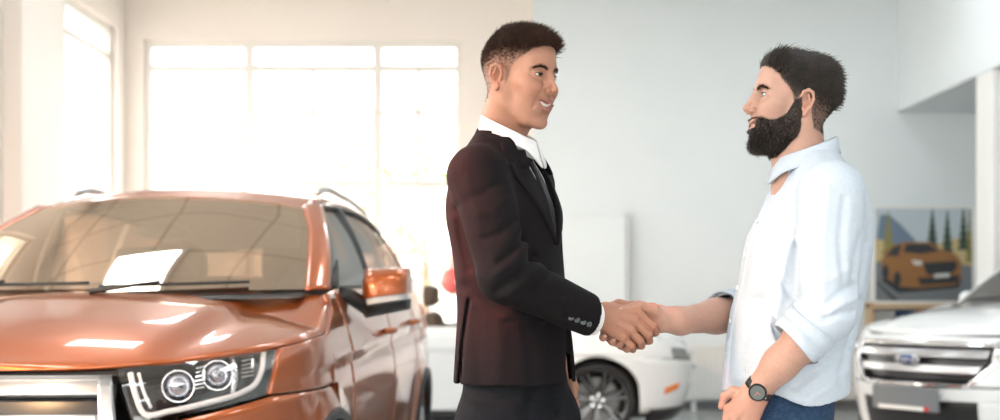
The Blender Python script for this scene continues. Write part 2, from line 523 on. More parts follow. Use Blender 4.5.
MB().box(-w, w, .02, .06, .05, z0 - .045).build('back_board', M['wall'], t)
for k, c in enumerate([(.42, .43, .44), (.02, .05, .12), (.32, .02, .025), (.25, .26, .28), (.55, .55, .55)]):
    a = -w + .02 + k * .215
    MB().box(a, a + .205, -.03, .02, z0 - .34, z0 - .06).build('colour_sample', mat('sample_%d' % k, c, .25, coat=.5), t, bevel=.004)
for k in range(3):
    MB().box(-w, w, -.06, .0, z0 - .42 - k * .14, z0 - .40 - k * .14).build('slat', M['grey_metal'], t)
# the print itself: sky, mountain, grass, road as flat coloured sheets
pt = MB().box(-w + .03, w - .03, -.008, .02, z0 + .03, z1 - .025).build('print', mat('print_sky', (.45, .53, .58), .35), t)
def flat(name, pts, m, d):
    n = len(pts)
    mb = MB(); mb.prism([(p[0], p[1]) for p in pts], 'y', -.008 - d, -.0078 - d + .0006)
    o = mb.build(name, m, pt); return o
pw = lambda x, y: ((x - 923.5) * YP / F_PX, px(0, y, YP)[2])
flat('mountain', [pw(876, 240), pw(880, 215), pw(888, 214), pw(900, 224), pw(915, 240), pw(918, 250), pw(876, 250)], mat('print_mountain', (.13, .19, .27), .4), .0008)
flat('meadow', [pw(875, 238), pw(890, 243), pw(925, 252), pw(945, 240), pw(972, 236), pw(972, 275), pw(875, 275)], mat('print_meadow', (.50, .40, .20), .4), .0016)
flat('road', [pw(875, 262), pw(905, 256), pw(972, 266), pw(972, 302), pw(875, 302)], mat('print_road', (.16, .18, .20), .4), .0024)
flat('road_line', [pw(875, 282), pw(878, 282), pw(900, 302), pw(894, 302)], mat('print_line', (.05, .05, .06), .4), .0032)
tm = mat('print_pine', (.035, .06, .045), .5); tm2 = mat('print_pine_sunlit', (.22, .20, .06), .5)
for cx, top, bot, hw, mm in [(888, 211, 262, 8, tm2), (932, 208, 246, 6, tm), (947, 210, 252, 6, tm), (963, 206, 250, 6, tm), (969, 208, 262, 4, tm2)]:
    pts = []
    n = 6
    for k in range(n + 1):
        yy = top + (bot - top) * k / n
        pts.append(pw(cx - hw * k / n * (1 if k else 0) - .4, yy))
        if k < n: pts.append(pw(cx - hw * k / n * .55 - .4, yy + 1.2))
    right = [(2 * pw(cx, 0)[0] - p[0], p[1]) for p in pts[::-1]]
    flat('pine', pts + right, mm, .004)
om = mat('print_orange', (.27, .125, .04), .4); dk = mat('print_dark', (.02, .025, .03), .4); lt = mat('print_light', (.6, .6, .58), .4)
flat('printed_car_shadow', [pw(880, 280), pw(898, 293), pw(958, 288), pw(962, 278), pw(900, 275)], dk, .0048)
flat('printed_car_body', [pw(882, 275), pw(881, 262), pw(885, 252), pw(893, 245), pw(905, 242), pw(930, 242), pw(940, 249), pw(955, 254), pw(961, 262), pw(961, 279), pw(955, 285), pw(915, 288), pw(900, 287)], om, .0056)
flat('printed_windscreen', [pw(903, 252), pw(906, 244), pw(928, 244), pw(939, 251), pw(920, 254)], dk, .0064)
flat('printed_side_glass', [pw(886, 256), pw(893, 247), pw(901, 245), pw(898, 256)], dk, .0064)
flat('printed_grille', [pw(922, 263), pw(955, 261), pw(957, 267), pw(952, 273), pw(927, 275)], dk, .0064)
flat('printed_bumper', [pw(917, 278), pw(959, 275), pw(957, 283), pw(920, 285)], dk, .0064)
flat('printed_plate', [pw(934, 274), pw(949, 273), pw(949, 277), pw(934, 278)], lt, .0072)
for a, c in ((897, 279), (885, 272)):
    flat('printed_wheel', [pw(a + 5 * math.cos(q) * .7, c + 7.5 * math.sin(q)) for q in np.linspace(0, 2 * PI, 16, False)], dk, .0068)
flat('printed_headlamp', [pw(911, 260), pw(921, 261), pw(922, 265), pw(914, 265)], lt, .0072)
# ================================================================== CARS
def paint(name, col, metal=0.0, flake=0.0, rough=0.35):
    m = mat(name, col, rough, metal, coat=1.0)
    if flake:
        N, L, b = nodes(m)
        tc = N.new('ShaderNodeTexCoord'); nz = N.new('ShaderNodeTexNoise'); nz.inputs['Scale'].default_value = 900
        rp = N.new('ShaderNodeValToRGB'); rp.color_ramp.elements[0].position = .35; rp.color_ramp.elements[1].position = .75
        rp.color_ramp.elements[0].color = (*col, 1); rp.color_ramp.elements[1].color = (*[min(1, c * (1 + flake)) for c in col], 1)
        L.new(tc.outputs['Object'], nz.inputs['Vector']); L.new(nz.outputs['Fac'], rp.inputs[0]); L.new(rp.outputs[0], b.inputs['Base Color'])
    return m
M['orange'] = paint('burnt_orange_paint', (0.36, 0.085, 0.016), .60, .35, .28)
M['car_white'] = paint('white_car_paint', (0.80, 0.82, 0.83), 0, 0, .4)
M['cargls'] = glass('car_glass_flare_tint', (.62, .48, .36), .22, .9, refl=(1, .86, .70))  # bronze tint and reflection colour carry the flare's warm wash
M['sidegls'] = glass('car_side_glass', (.40, .31, .26), .05, .40)  # the same warm flare tint put into the side glass colour
M['lens'] = glass('headlamp_lens', (.93, .93, .94), .05, .6)
M['lampdark'] = mat('headlamp_bezel', (.03, .028, .028), .2, .3, coat=.6)
M['drl'] = mat('light_guide', (.80, .80, .82), .2, coat=.5)
M['bulb'] = mat('projector_glass', (.45, .46, .5), .03, .85)
M['interior'] = noisy(mat('car_interior', (.10, .07, .05), .75), (.13, .09, .065), 12)  # the brown of trim and seats holds the flare's warm tint
M['seatcloth'] = noisy(mat('seat_leather', (.10, .06, .04), .6), (.13, .08, .055), 25)
M['headliner'] = mat('headliner', (.45, .42, .38), .8)
M['under'] = mat('underbody', (.015, .015, .016), .8)
M['grille_black'] = mat('grille_black', (.018, .018, .02), .3)
M['amber'] = mat('amber_reflector', (.85, .22, .02), .25, coat=.6)
M['alu'] = mat('rim_alloy', (.55, .55, .56), .25, .9)
M['rim_black'] = mat('gloss_black_rim', (.012, .012, .014), .18, .0, coat=.8)
M['disc'] = mat('brake_disc', (.10, .10, .10), .35, .8)
M['red_lamp'] = mat('tail_lamp_red', (.45, .02, .02), .2, coat=.8)
M['plate'] = mat('grey_plate', (.17, .18, .19), .45)
M['bluebadge'] = mat('badge_blue', (.02, .06, .22), .25, .3, coat=.8)

def wheel(parent, u, v, r, wd, sgn, rimmat, spokes, rr=.72, two=False, name='wheel'):
    """sgn = side the outer face looks to; parts: tyre, rim, brake disc, hub cap"""
    t = empty(name, (u, v, r), 0); t.parent = parent
    w = wd / 2
    MB().lathe([(r * rr, -w * .9), (r * .86, -w), (r * .96, -w * .92), (r, -w * .6), (r * 1.0, 0), (r, w * .6), (r * .96, w * .92), (r * .86, w), (r * rr, w * .9), (r * rr * .97, 0)],
               48, 'x', close=True).build('tyre', M['rubber'], t, smooth=True)
    ri = MB()
    R0 = r * rr
    ri.lathe([(R0 * 1.02, sgn * w * .92), (R0 * .99, sgn * w * .99), (R0 * .94, sgn * w * .93), (R0 * .92, sgn * w * .5), (R0 * .90, -sgn * w * .9), (R0 * .97, -sgn * w * .9), (R0 * .97, sgn * w * .5)], 48, 'x', close=True)
    for k in range(spokes):
        for off in ((-.13, .13) if two else (0,)):
            a = 2 * PI * k / spokes + .2
            ca, sa = math.cos(a), math.sin(a); cb, sb = math.cos(a + off), math.sin(a + off)
            hw0, hw1 = (.030, .020) if two else (.05, .032)
            px_, py_ = -sb, cb
            P0 = (ca * R0 * .20, sa * R0 * .20); P1 = (cb * R0 * .95, sb * R0 * .95)
            xo0, xo1 = sgn * w * .72, sgn * w * .90; th = sgn * .03
            v_ = []
            for (P, h, x) in ((P0, hw0 * r / .36, xo0), (P1, hw1 * r / .36, xo1)):
                v_ += [(x - th, P[0] - px_ * h, P[1] - py_ * h), (x - th, P[0] + px_ * h, P[1] + py_ * h),
                       (x, P[0] + px_ * h * .6, P[1] + py_ * h * .6), (x, P[0] - px_ * h * .6, P[1] - py_ * h * .6)]
            ri.add(v_, [(0, 1, 5, 4), (1, 2, 6, 5), (2, 3, 7, 6), (3, 0, 4, 7), (0, 3, 2, 1), (4, 5, 6, 7)])
    ri.lathe([(.001, sgn * w * .78), (R0 * .16, sgn * w * .78), (R0 * .24, sgn * w * .66), (R0 * .24, sgn * w * .3), (.001, sgn * w * .3)], 24, 'x')
    rim = autosmooth(ri.build('rim', rimmat, t, smooth=True))
    hb = MB().lathe([(.001, sgn * w * .86), (R0 * .11, sgn * w * .85), (R0 * .125, sgn * w * .76)], 20, 'x').build('hub_cap', M['satin'] if rimmat is not M['rim_black'] else M['grey_metal'], rim, smooth=True)
    for k in range(5):
        a = 2 * PI * k / 5 + .5
        nt = MB().lathe([(.001, sgn * w * .80), (.010, sgn * w * .80), (.012, sgn * w * .68)], 8, 'x', (0, math.cos(a) * R0 * .2, math.sin(a) * R0 * .2))
        nt.build('lug_nut', M['chrome'], rim)
    MB().lathe([(R0 * .22, sgn * w * .1), (R0 * .74, sgn * w * .1), (R0 * .74, -sgn * w * .05), (R0 * .22, -sgn * w * .05)], 40, 'x', close=True).build('brake_disc', M['disc'], t)
    return t

def seat(parent, u, v, z, h=.62, headrest=True, m=None):
    m = m or M['seatcloth']
    t = empty('car_seat', (u, v, z), 0); t.parent = parent
    a = MB().box(-.25, .25, -.5, .02, -.08, .10).build('cushion', m, t, smooth=True, bevel=.06)
    b = MB(); b.add([(-.24, -.04, .05), (.24, -.04, .05), (.24, .14, .05), (-.24, .14, .05), (-.19, .16, h), (.19, .16, h), (.19, .27, h), (-.19, .27, h)],
                    [(0, 1, 2, 3), (4, 7, 6, 5), (0, 4, 5, 1), (1, 5, 6, 2), (2, 6, 7, 3), (3, 7, 4, 0)])
    b.build('backrest', m, t, smooth=True, bevel=.05)
    if headrest:
        hr = MB().box(-.13, .13, .17, .28, h + .05, h + .24).build('headrest', m, t, smooth=True, bevel=.045)
        for s in (-.06, .06): MB().tube([(s, .22, h - .05), (s, .22, h + .1)], .007, 6).build('headrest_post', M['chrome'], hr)
    return t

class CarShape:
    """half-body surfaces; u across, v back from the bumper, z up"""
    def __init__(s, **k):
        s.__dict__.update(k)
        s.fw = pchip(*zip(*s.width_z)); s.fv0 = pchip(*zip(*s.nose_z)); s.ft = pchip(*zip(*s.taper_v))
        s.frear = pchip(*zip(*s.rear_z))
    def F(s, q, z):
        """outer skin: q in 0..1 runs round the nose corner, then metres along the side from v = vc"""
        q, z = np.broadcast_arrays(np.asarray(q, float), np.asarray(z, float))
        w = s.W * s.fw(z); v0 = s.fv0(z)
        th = np.clip(q, 0, 1) * PI / 2
        sn = np.clip(np.sin(th), 0, 1)**(2 / s.n); cs = np.clip(np.cos(th), 0, 1)**(2 / s.n)
        u = w * sn; v = s.vc - (s.vc - v0) * cs
        v = np.where(q > 1, s.vc + (q - 1), v)
        # rear corner
        vr = s.frear(z); L0 = s.L - s.rc
        k = np.clip((v - L0) / (vr - L0), 0, 1)
        u = u * np.where(v > L0, (1 - k**s.rn)**(1 / s.rn) * .999 + .001, 1)
        v = np.where(v > L0, np.minimum(v, vr), v)
        u = u * s.ft(v)
        # wheel-arch flare and body line
        for (vv, rad) in s.arches:
            d = np.sqrt((v - vv)**2 + (z - s.rw)**2)
            u = u + s.flare * np.exp(-((d - rad) / .07)**2)
        zl = s.line0 + s.line_k * (v - 1.0)
        u = u - s.line_d * np.where(z < zl, np.exp(-((zl - z) / .10)**1.0 * 1.0) * (1 - np.exp(-((zl - z) / .012))), 0) * np.clip((v - s.vc + .3) / .3, 0, 1)
        return u, v, z
    def q_of_v(s, v): return 1 + (v - s.vc)
    def arch_z(s, v, base):
        out = np.full_like(np.asarray(v, float), base)
        for (vv, rad) in s.arches:
            d = rad**2 - (v - vv)**2
            out = np.where(d > 0, np.maximum(out, s.rw + np.sqrt(np.maximum(d, 0))), out)
        return out

def side_panel(C, name, sg, q0, q1, zlo, zhi, m, parent, nq=28, nz=16, off=0.0, solid=.018):
    """patch of the outer skin; q0/q1 may be functions of t in 0..1 (bottom to top), zlo/zhi functions of q"""
    f0 = q0 if callable(q0) else (lambda t: q0 + 0 * t)
    f1 = q1 if callable(q1) else (lambda t: q1 + 0 * t)
    def fn(a, b):
        q = f0(b) + (f1(b) - f0(b)) * a
        zl, zh = zlo(q), zhi(q)
        z = zl + (zh - zl) * b
        u, v, z = C.F(q, z)
        if off:
            e = 1e-3
            u1, v1, z1 = C.F(q + e, z); u2, v2, z2 = C.F(q, z + e)
            n = np.cross(np.stack([u1 - u, v1 - v, z1 - z], -1), np.stack([u2 - u, v2 - v, z2 - z], -1))
            n /= np.linalg.norm(n, axis=-1, keepdims=True) + 1e-12
            n *= np.where((n[..., 0] * u + n[..., 1] * (v - 2.2))[..., None] < 0, -1, 1)
            u, v, z = u + n[..., 0] * off, v + n[..., 1] * off, z + n[..., 2] * off
        return sg * u, v, z
    return patch(name, fn, nq, nz, m, parent, centre=(0, C.L * .45, .6), solid=solid)

def strip(name, A, B, m, parent, bulge=.0, n=30, k=7, centre=(0, 2.3, .9), solid=.01, mirror=1):
    """surface between two 3-D curves, bowed outward"""
    a, b = crom(A, n), crom(B, n)
    c = np.asarray(centre)
    t = np.linspace(0, 1, k)
    P = a[:, None] * (1 - t)[None, :, None] + b[:, None] * t[None, :, None]
    d = P - c; d /= np.linalg.norm(d, axis=-1, keepdims=True)
    P = P + d * (bulge * 4 * t * (1 - t))[None, :, None]
    P = P * np.array([mirror, 1, 1])
    Fc = grid_faces(n, k); V = P.reshape(-1, 3)
    nn = np.cross(V[Fc[:, 1]] - V[Fc[:, 0]], V[Fc[:, 3]] - V[Fc[:, 0]])
    if (nn * (V[Fc[:, 0]] - c)).sum() < 0: Fc = Fc[:, ::-1]
    return mk(name, V, Fc, m, parent, solid=solid)

def hood_surface(C, name, m, parent, qE0, zE, zc, bulge, parentless=False, nq=60, q_end=None):
    """hood between the edge line E(q) on both sides, crowned towards zc(v)"""
    qs = np.r_[np.linspace(0.0, 1, nq // 2), np.linspace(1, q_end, nq // 2)[1:]]
    u, v, z = C.F(qs, zE(qs))
    k = 41
    x = np.linspace(-1, 1, k)
    U = u[:, None] * x[None]; V = np.repeat(v[:, None], k, 1)
    zm = np.maximum(zc(V), z[:, None])
    Z = zm + (z[:, None] - zm) * np.abs(x[None])**2.2
    Z = Z + bulge(np.abs(U), V)
    P = np.stack([U, V, Z], -1).reshape(-1, 3)
    Fc = grid_faces(len(qs), k)
    n = np.cross(P[Fc[:, 1]] - P[Fc[:, 0]], P[Fc[:, 3]] - P[Fc[:, 0]])
    if n[:, 2].sum() < 0: Fc = Fc[:, ::-1]
    return mk(name, P, Fc, m, parent, solid=.015)

def door_handle(parent, C, sg, v, z, m, name='handle'):
    u, vv, zz_ = C.F(C.q_of_v(np.array([v - .1, v, v + .1])), np.array([z, z, z]))
    mb = MB().tube([(sg * (u[0] + .004), v - .10, z), (sg * (u[0] + .035), v - .08, z + .004), (sg * (u[1] + .042), v, z + .006), (sg * (u[2] + .035), v + .08, z + .006), (sg * (u[2] + .004), v + .10, z + .004)], [.012, .017, .018, .017, .012], 10)
    return mb.build(name, m, parent, smooth=True)

def mirror_unit(parent, sg, u, v, z, capm, w=.25, h=.17, arm_to=None):
    t = empty('wing_mirror', (u, v, z), 0); t.parent = parent
    def shell(f0, f1, zlo, zhi, n=14, k=12):
        V = []; 
        for i in range(n):
            a = i / (n - 1)                       # inner to outer
            for j in range(k):
                p = PI * j / (k - 1)
                b = zlo + (zhi - zlo) * (1 - math.cos(p)) / 2
                ex = (1 - abs(2 * a - 1)**4)**.5 * (1 - abs(2 * b - 1)**3)**.5
                V.append((sg * (a * w), .08 - .15 * ex * (1 - .35 * a), (b - .5) * h * (1.0 - .18 * a) + .02 * a))
        return V, [(i * k + j, (i + 1) * k + j, (i + 1) * k + j + 1, i * k + j + 1) for i in range(n - 1) for j in range(k - 1)]
    V, Fc = shell(0, 1, .38, 1.0)
    c = mk('mirror_cap', V, Fc, capm, t, solid=.012); fix_normals(c)
    V, Fc = shell(0, 1, 0.0, .22)
    c = mk('mirror_housing', V, Fc, M['black_plastic'], t, solid=.012); fix_normals(c)
    V, Fc = shell(0, 1, .22, .38)
    c = mk('indicator_strip', V, Fc, M['drl'], t, solid=.012); fix_normals(c)
    g = MB().lathe([(.001, 0), (1, 0), (1, .01), (.001, .01)], 28, 'y').build('mirror_glass', M['chrome'], t)
    g.scale = (w * .46, 1, h * .42); g.location = (sg * w * .5, .075, .008)
    if arm_to is not None:
        a = MB().tube([(sg * .03, .02, -h * .35), ((arm_to[0] - u) * .6, (arm_to[1] - v) * .6, (arm_to[2] - z) * .8), (arm_to[0] - u, arm_to[1] - v, arm_to[2] - z)], [.035, .032, .04], 10)
        a.build('mirror_arm', M['black_plastic'], t, smooth=True)
    return t

# ------------------------------------------------------------------ the orange SUV
def orange_suv():
    C = CarShape(W=.965, L=4.78, n=2.45, vc=1.0, rc=.55, rn=2.6, rw=.37,
        width_z=[(.2, .90), (.35, .955), (.5, .975), (.7, .992), (.85, 1.0), (.95, .997), (1.03, .985), (1.10, .965), (1.16, .945), (1.22, .92), (1.30, .895)],
        nose_z=[(.2, .16), (.35, .07), (.5, .03), (.7, .0), (.85, .015), (.95, .045), (1.02, .10), (1.08, .20), (1.14, .36), (1.2, .6)],
        taper_v=[(0, .97), (.5, .985), (1.2, 1), (2.4, 1.0), (3.6, .985), (4.3, .95), (4.8, .91)],
        rear_z=[(.2, 4.66), (.5, 4.78), (.8, 4.78), (1.1, 4.72), (1.3, 4.68)],
        arches=[(.95, .43), (3.80, .43)], flare=.022, line0=.98, line_k=.035, line_d=.022)
    root = empty('orange_suv', (-1.65, 4.3, 0), R(-4), 'burnt orange metallic SUV parked with its front towards the viewer', 'car')
    P = M['orange']
    q = C.q_of_v
    belt = pchip([0, 1.0, 1.45, 2.5, 3.6, 4.2, 4.8], [1.2, 1.235, 1.265, 1.27, 1.30, 1.34, 1.36])
    zE = lambda s: np.where(s < 1, 1.0 + .105 * np.clip(s, 0, 1)**1.3, 1.105 + .145 * np.clip((s - 1) / .36, 0, 1))  # hood edge
    v_cowl = 1.36; qC = q(v_cowl)
    # hood
    zc = pchip([0, .12, .3, .6, 1.0, 1.4], [1.0, 1.035, 1.10, 1.165, 1.232, 1.262])
    def bulge(U, V):
        c = .50 + .10 * np.clip(V / 1.3, 0, 1)
        s = 1 / (1 + np.exp((U - c) / .018))
        return .016 * s * np.clip((V - .15) / .35, 0, 1) - .01 * np.exp(-((U - c - .05) / .05)**2) * np.clip((V - .15) / .3, 0, 1)
    hood_surface(C, 'hood', P, root, 0, zE, zc, bulge, q_end=qC - .035)
    # headlight region limits
    qh1 = lambda t: .695 - .04 * (1 - t)
    qh0 = lambda t: .305 - .055 * t
    zhi = lambda s: zE(s) - .012
    zlo_h = lambda s: .825 + .085 * np.clip((s - .28) / .4, 0, 1)
    for sg in (1, -1):
        hl = empty('headlight', (0, 0, 0)); hl.parent = root
        side_panel(C, 'bezel', sg, lambda t: qh0(t), lambda t: qh1(t), zlo_h, zhi, M['lampdark'], hl, 30, 12, off=-.075)
        side_panel(C, 'lens', sg, lambda t: qh0(t), lambda t: qh1(t), zlo_h, zhi, M['lens'], hl, 36, 14, off=.002, solid=0)
        # light guide running down the inner side, along the bottom and up the outer corner
        def at(s, z, o):
            u, v, zz_ = C.F(np.array([s]), np.array([z])); u, v = u[0], v[0]
            d = np.array([u * .4, v - 1.3]); d /= np.linalg.norm(d)
            return np.array([sg * (u + d[0] * o), v + d[1] * o, z])
        pts = [at(.278, .99, -.03), at(.297, .92, -.03), at(.318, .862, -.035), at(.38, .868, -.035), at(.48, .89, -.035), at(.575, .915, -.035), at(.62, .94, -.035), at(.642, .985, -.035), at(.648, 1.045, -.035)]
        MB().tube(crom(pts, 40), .0105, 8).build('light_guide', M['drl'], hl, smooth=True)
        pts = [at(.297, .99, -.03), at(.315, .93, -.03), at(.334, .88, -.035)]
        MB().tube(crom(pts, 12), .006, 8).build('light_guide', M['drl'], hl, smooth=True)
        for (s, z, rr) in ((.395, .945, .046), (.50, .975, .044)):
            p = at(s, z, -.055); c = at(s, z, 0)
            ring = MB().lathe([(rr, 0), (rr * 1.12, -.02), (rr * 1.18, -.01), (rr * 1.02, .03), (rr * .9, .03)], 28, 'y', close=True).build('projector_ring', M['chrome'], hl, smooth=True)
            ring.location = p; ring.rotation_euler = (0, 0, sg * .25)
            b = MB().lathe([(.001, -.028), (rr * .4, -.024), (rr * .7, -.012), (rr * .92, .01)], 28, 'y').build('projector_lens', M['bulb'], ring, smooth=True)
        for s0, s1, zf in ((.437, .463, .935), (.572, .612, .965)):
            fins = MB()
            for k in range(6):
                fins.tube([at(s0, zf + k * .013, -.045), at(s1, zf + .005 + k * .013, -.045)], .003, 6)
            fins.box(*[f_(at(s1, zf + .03, -.05)[i_] + d_) for i_ in range(3) for f_, d_ in ((float, -.004), (float, .004 if i_ < 2 else .03))])
            fins.build('reflector_fins', M['chrome'], hl)
        cl = MB().tube(crom([at(.545, .915, -.045), at(.55, .955, -.03), at(.547, .995, -.03), at(.538, 1.03, -.04)], 14), [.009 + .004 * math.sin(i / 13 * PI) for i in range(14)], 8)
        cl.build('chrome_divider', M['chrome'], hl, smooth=True)
        # bumper below the headlight, orange
        side_panel(C, 'bumper_corner', sg, .27, 1.02, lambda s: np.where(s > .6, C.arch_z(C.F(s, .6 + 0 * s)[1], .42), .42), lambda s: np.maximum(zlo_h(s) - .012, .42), P, root, 40, 14)
        # fender above the arch
        qd = q(1.42)
        z_f = lambda s: np.where(s <= qC - .1, zE(s), belt(C.F(s, 1.1 + 0 * s)[1])) - .010
        side_panel(C, 'fender', sg, lambda t: .70 - .035 * (1 - t), qd - .004, lambda s: np.maximum(C.arch_z(C.F(s, .8 + 0 * s)[1], .36), np.where(s < 1.02, .905, .0)), z_f, P, root, 54, 22)
        # doors
        gap = .005
        for nm, v0, v1 in (('front_door', 1.42, 2.56), ('rear_door', 2.56, 3.52)):
            d = side_panel(C, nm, sg, q(v0) + gap, q(v1) - gap, lambda s: C.arch_z(C.F(s, .6 + 0 * s)[1], .42), lambda s: belt(C.F(s, 1.1 + 0 * s)[1]) - .004, P, root, 30, 40)
            door_handle(d, C, sg, v1 - .17, 1.065 if nm == 'front_door' else 1.085, P)
            side_panel(C, 'door_cladding', sg, q(v0) + gap, q(v1) - gap, lambda s: C.arch_z(C.F(s, .3 + 0 * s)[1], .24), lambda s: C.arch_z(C.F(s, .3 + 0 * s)[1], .415) , M['black_plastic'], d, 20, 6, off=.006)
        side_panel(C, 'rear_quarter', sg, q(3.52) + gap, q(4.70), lambda s: C.arch_z(C.F(s, .6 + 0 * s)[1], .42), lambda s: belt(np.minimum(s - 1 + C.vc, 4.6)) - .004, P, root, 40, 30)
        # arch mouldings
        for (vv, rad) in C.arches:
            a = np.linspace(-.12, PI + .12, 34)
            v = vv + np.cos(a) * rad; z = np.maximum(C.rw + np.sin(a) * rad, .22)
            u = C.F(np.where(v < C.vc, np.clip(1 - np.arccos(np.clip(((C.vc - v) / (C.vc - C.fv0(z)))**(C.n / 2), 0, 1)) * 0 - (np.arccos(np.clip(1 - 0 * v, -1, 1))), 0, 1), q(v)), z)[0]
            qq = np.where(v < C.vc, np.arccos(np.clip(((C.vc - v).clip(0) / (C.vc - C.fv0(z)))**(C.n / 2), 0, 1)) / (PI / 2), q(v))
            u = C.F(qq, z)[0]
            MB().tube([(sg * (u[i] - .004), v[i], z[i]) for i in range(34)], .022, 8).build('arch_moulding', M['black_plastic'], root, smooth=True)
    # front grille, bumper
    g = empty('grille', (0, 0, 0)); g.parent = root
    def front(name, s1b, s1t, z0, z1, m, par, off=0., n=40, solid=.015):
        """full-width front patch between -s1 and s1"""
        def fn(a, b):
            s1 = s1b + (s1t - s1b) * b
            z = z0 + (z1 - z0) * b
            s = (2 * a - 1) * s1
            u, v, z_ = C.F(np.abs(s), z)
            return np.sign(s) * u, v - off, z_
        return patch(name, fn, n, 8, m, par, centre=(0, 2.2, .6), solid=solid)
    front('mesh', .262, .242, .60, .985, M['grille_black'], g, -.05)
    for z in (.955, .845, .735, .635):
        front('bar', .225, .222, z - .028, z + .022, M['satin'], g, -.004 - .0, solid=.03)
    for sg in (1, -1):
        side_panel(C, 'grille_surround', sg, lambda t: .243 - .03 * t, lambda t: .293 - .05 * t, lambda s: .60 + 0 * s, lambda s: .985 + 0 * s, M['satin'], g, 6, 12, off=.006, solid=.04)
    front('grille_top_strip', .24, .24, .972, .988, M['satin'], g, .002, solid=.03)
    b = MB().lathe([(.001, -.012), (.09, -.01), (.1, 0), (.001, .0)], 40, 'y').build('badge', M['bluebadge'], g, smooth=True)
    b.scale = (1, 1, .42); b.location = (0, .012, .79)
    text('badge_lettering', 'Ford', .075, (0, -.002, .79), (R(90), 0, 0), M['chrome'], b, .003)
    b2 = b.children[0]; b2.location = (0, -.013, 0); b2.scale = (1, 2.4, 1)
    front('lower_bumper', .275, .275, .42, .60, P, root, .0)
    front('air_intake', .62, .62, .25, .42, M['black_plastic'], root, .01)
    front('hood_shut_line', .26, .26, .985, 1.0, M['under'], root, -.03)
    pl = MB().box(-.26, .26, -.03, -.015, .50, .61).build('number_plate', M['plate'], root, bevel=.004)
    # greenhouse curves (right half, u > 0)
    def beltpt(v, du=0, dz=0):
        u, vv, z = C.F(np.array([q(v)]), np.array([float(belt(v))])); return np.array([u[0] + du, v, z[0] + dz])
    roof_u = pchip([2.0, 2.3, 3.0, 4.0, 4.6], [.60, .625, .64, .615, .57]); roof_z = pchip([1.95, 2.2, 2.6, 3.2, 4.0, 4.6], [1.605, 1.665, 1.705, 1.70, 1.64, 1.54])
    rail = lambda v: np.array([float(roof_u(v)), v, float(roof_z(v))])
    ws_side = [np.array([.785, 1.30, 1.262]), np.array([.745, 1.52, 1.385]), np.array([.69, 1.80, 1.52]), np.array([.605, 2.07, 1.635])]
    cowl = lambda x: np.array([.80 * x, 1.30 - .30 * (1 - x * x), 1.215 + .02 * (1 - x * x)])
    head = lambda x: np.array([.605 * x, 2.07 - .11 * (1 - x * x), 1.635 + .045 * (1 - x * x)])
    wsl = crom(ws_side, 24)
    def ws(x, t):
        i = np.clip(t * 23, 0, 23); lo = np.floor(i).astype(int).clip(0, 22); fr = (i - lo)
        side = wsl[lo] + (wsl[lo + 1] - wsl[lo]) * fr[..., None]
        cw = np.stack([0 * x, -.30 * (1 - x * x), -.012 * (1 - x * x)], -1); hd = np.stack([0 * x, -.11 * (1 - x * x), .045 * (1 - x * x)], -1)
        p = side * np.stack([x, 1 + 0 * x, 1 + 0 * x], -1) + cw * (1 - t)[..., None] + hd * t[..., None]
        return p[..., 0], p[..., 1], p[..., 2]
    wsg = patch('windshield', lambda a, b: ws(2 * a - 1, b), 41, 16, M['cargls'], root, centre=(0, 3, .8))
    # black edge band around the glass, on the cabin side
    def band(x0, x1, t0, t1):
        def fn(a, b):
            x, y, z = ws(x0 + (x1 - x0) * a, t0 + (t1 - t0) * b); return x, y + .012, z - .008
        return fn
    patch('windshield_border', band(-1, 1, 0, .02), 30, 3, M['black_plastic'], wsg, centre=(0, 3, .8))
    patch('windshield_border', band(-1, 1, .955, 1), 30, 3, M['black_plastic'], wsg, centre=(0, 3, .8))
    for sg in (1, -1):
        patch('windshield_border', band(sg * .955, sg * 1.0, 0, 1), 3, 20, M['black_plastic'], wsg, centre=(0, 3, .8))
    # cowl panel between hood and glass
    patch('cowl', lambda a, b: ((.785 * (2 * a - 1)) * (1 + .0 * b), 1.30 - .30 * (1 - (2 * a - 1)**2) - .10 * (1 - b), 1.250 - .012 * (1 - (2 * a - 1)**2) - .022 * (1 - b)), 30, 4, M['black_plastic'], root, centre=(0, 3, .8))
    for (x, l) in ((-.62, .62), (.05, .55)):
        w_ = MB()
        pts = []
        for k in range(8):
            xx_ = x + l * k / 7; X_ = np.array(xx_ / .80); p = ws(X_, np.array(.02 + .028 * k / 7))
            pts.append((float(p[0]), float(p[1]) - .012, float(p[2]) + .012))
        w_.tube(pts, .007, 6)
        w_.tube([(pts[0][0] - .02, pts[0][1] - .05, pts[0][2] - .02), (pts[3][0], pts[3][1] - .018, pts[3][2] + .012)], [.013, .006], 6)
        w_.build('wiper', M['black_plastic'], root, smooth=True)
    # roof
    def roof(a, b):
        x = 2 * a - 1; v = 2.07 + (4.55 - 2.07) * b - .11 * (1 - x * x) * (1 - b)
        vv = 2.07 + (4.55 - 2.07) * b
        u = roof_u(vv) * x; z = roof_z(vv) + .050 * (1 - x * x) * (.8 + .2 * np.cos(b * PI)) 
        w = np.clip((1 - b) / .06, 0, 1) * 0
        f = np.clip(1 - b / .08, 0, 1)
        u = u * (1 - f) + .605 * x * f; z = z * (1 - f) + (1.635 + .045 * (1 - x * x)) * f
        return u, v, z
    patch('roof', roof, 33, 40, P, root, centre=(0, 3, .8), solid=.02)
    dvs = [1.44, 1.60, 1.80, 2.05, 2.25, 2.45]
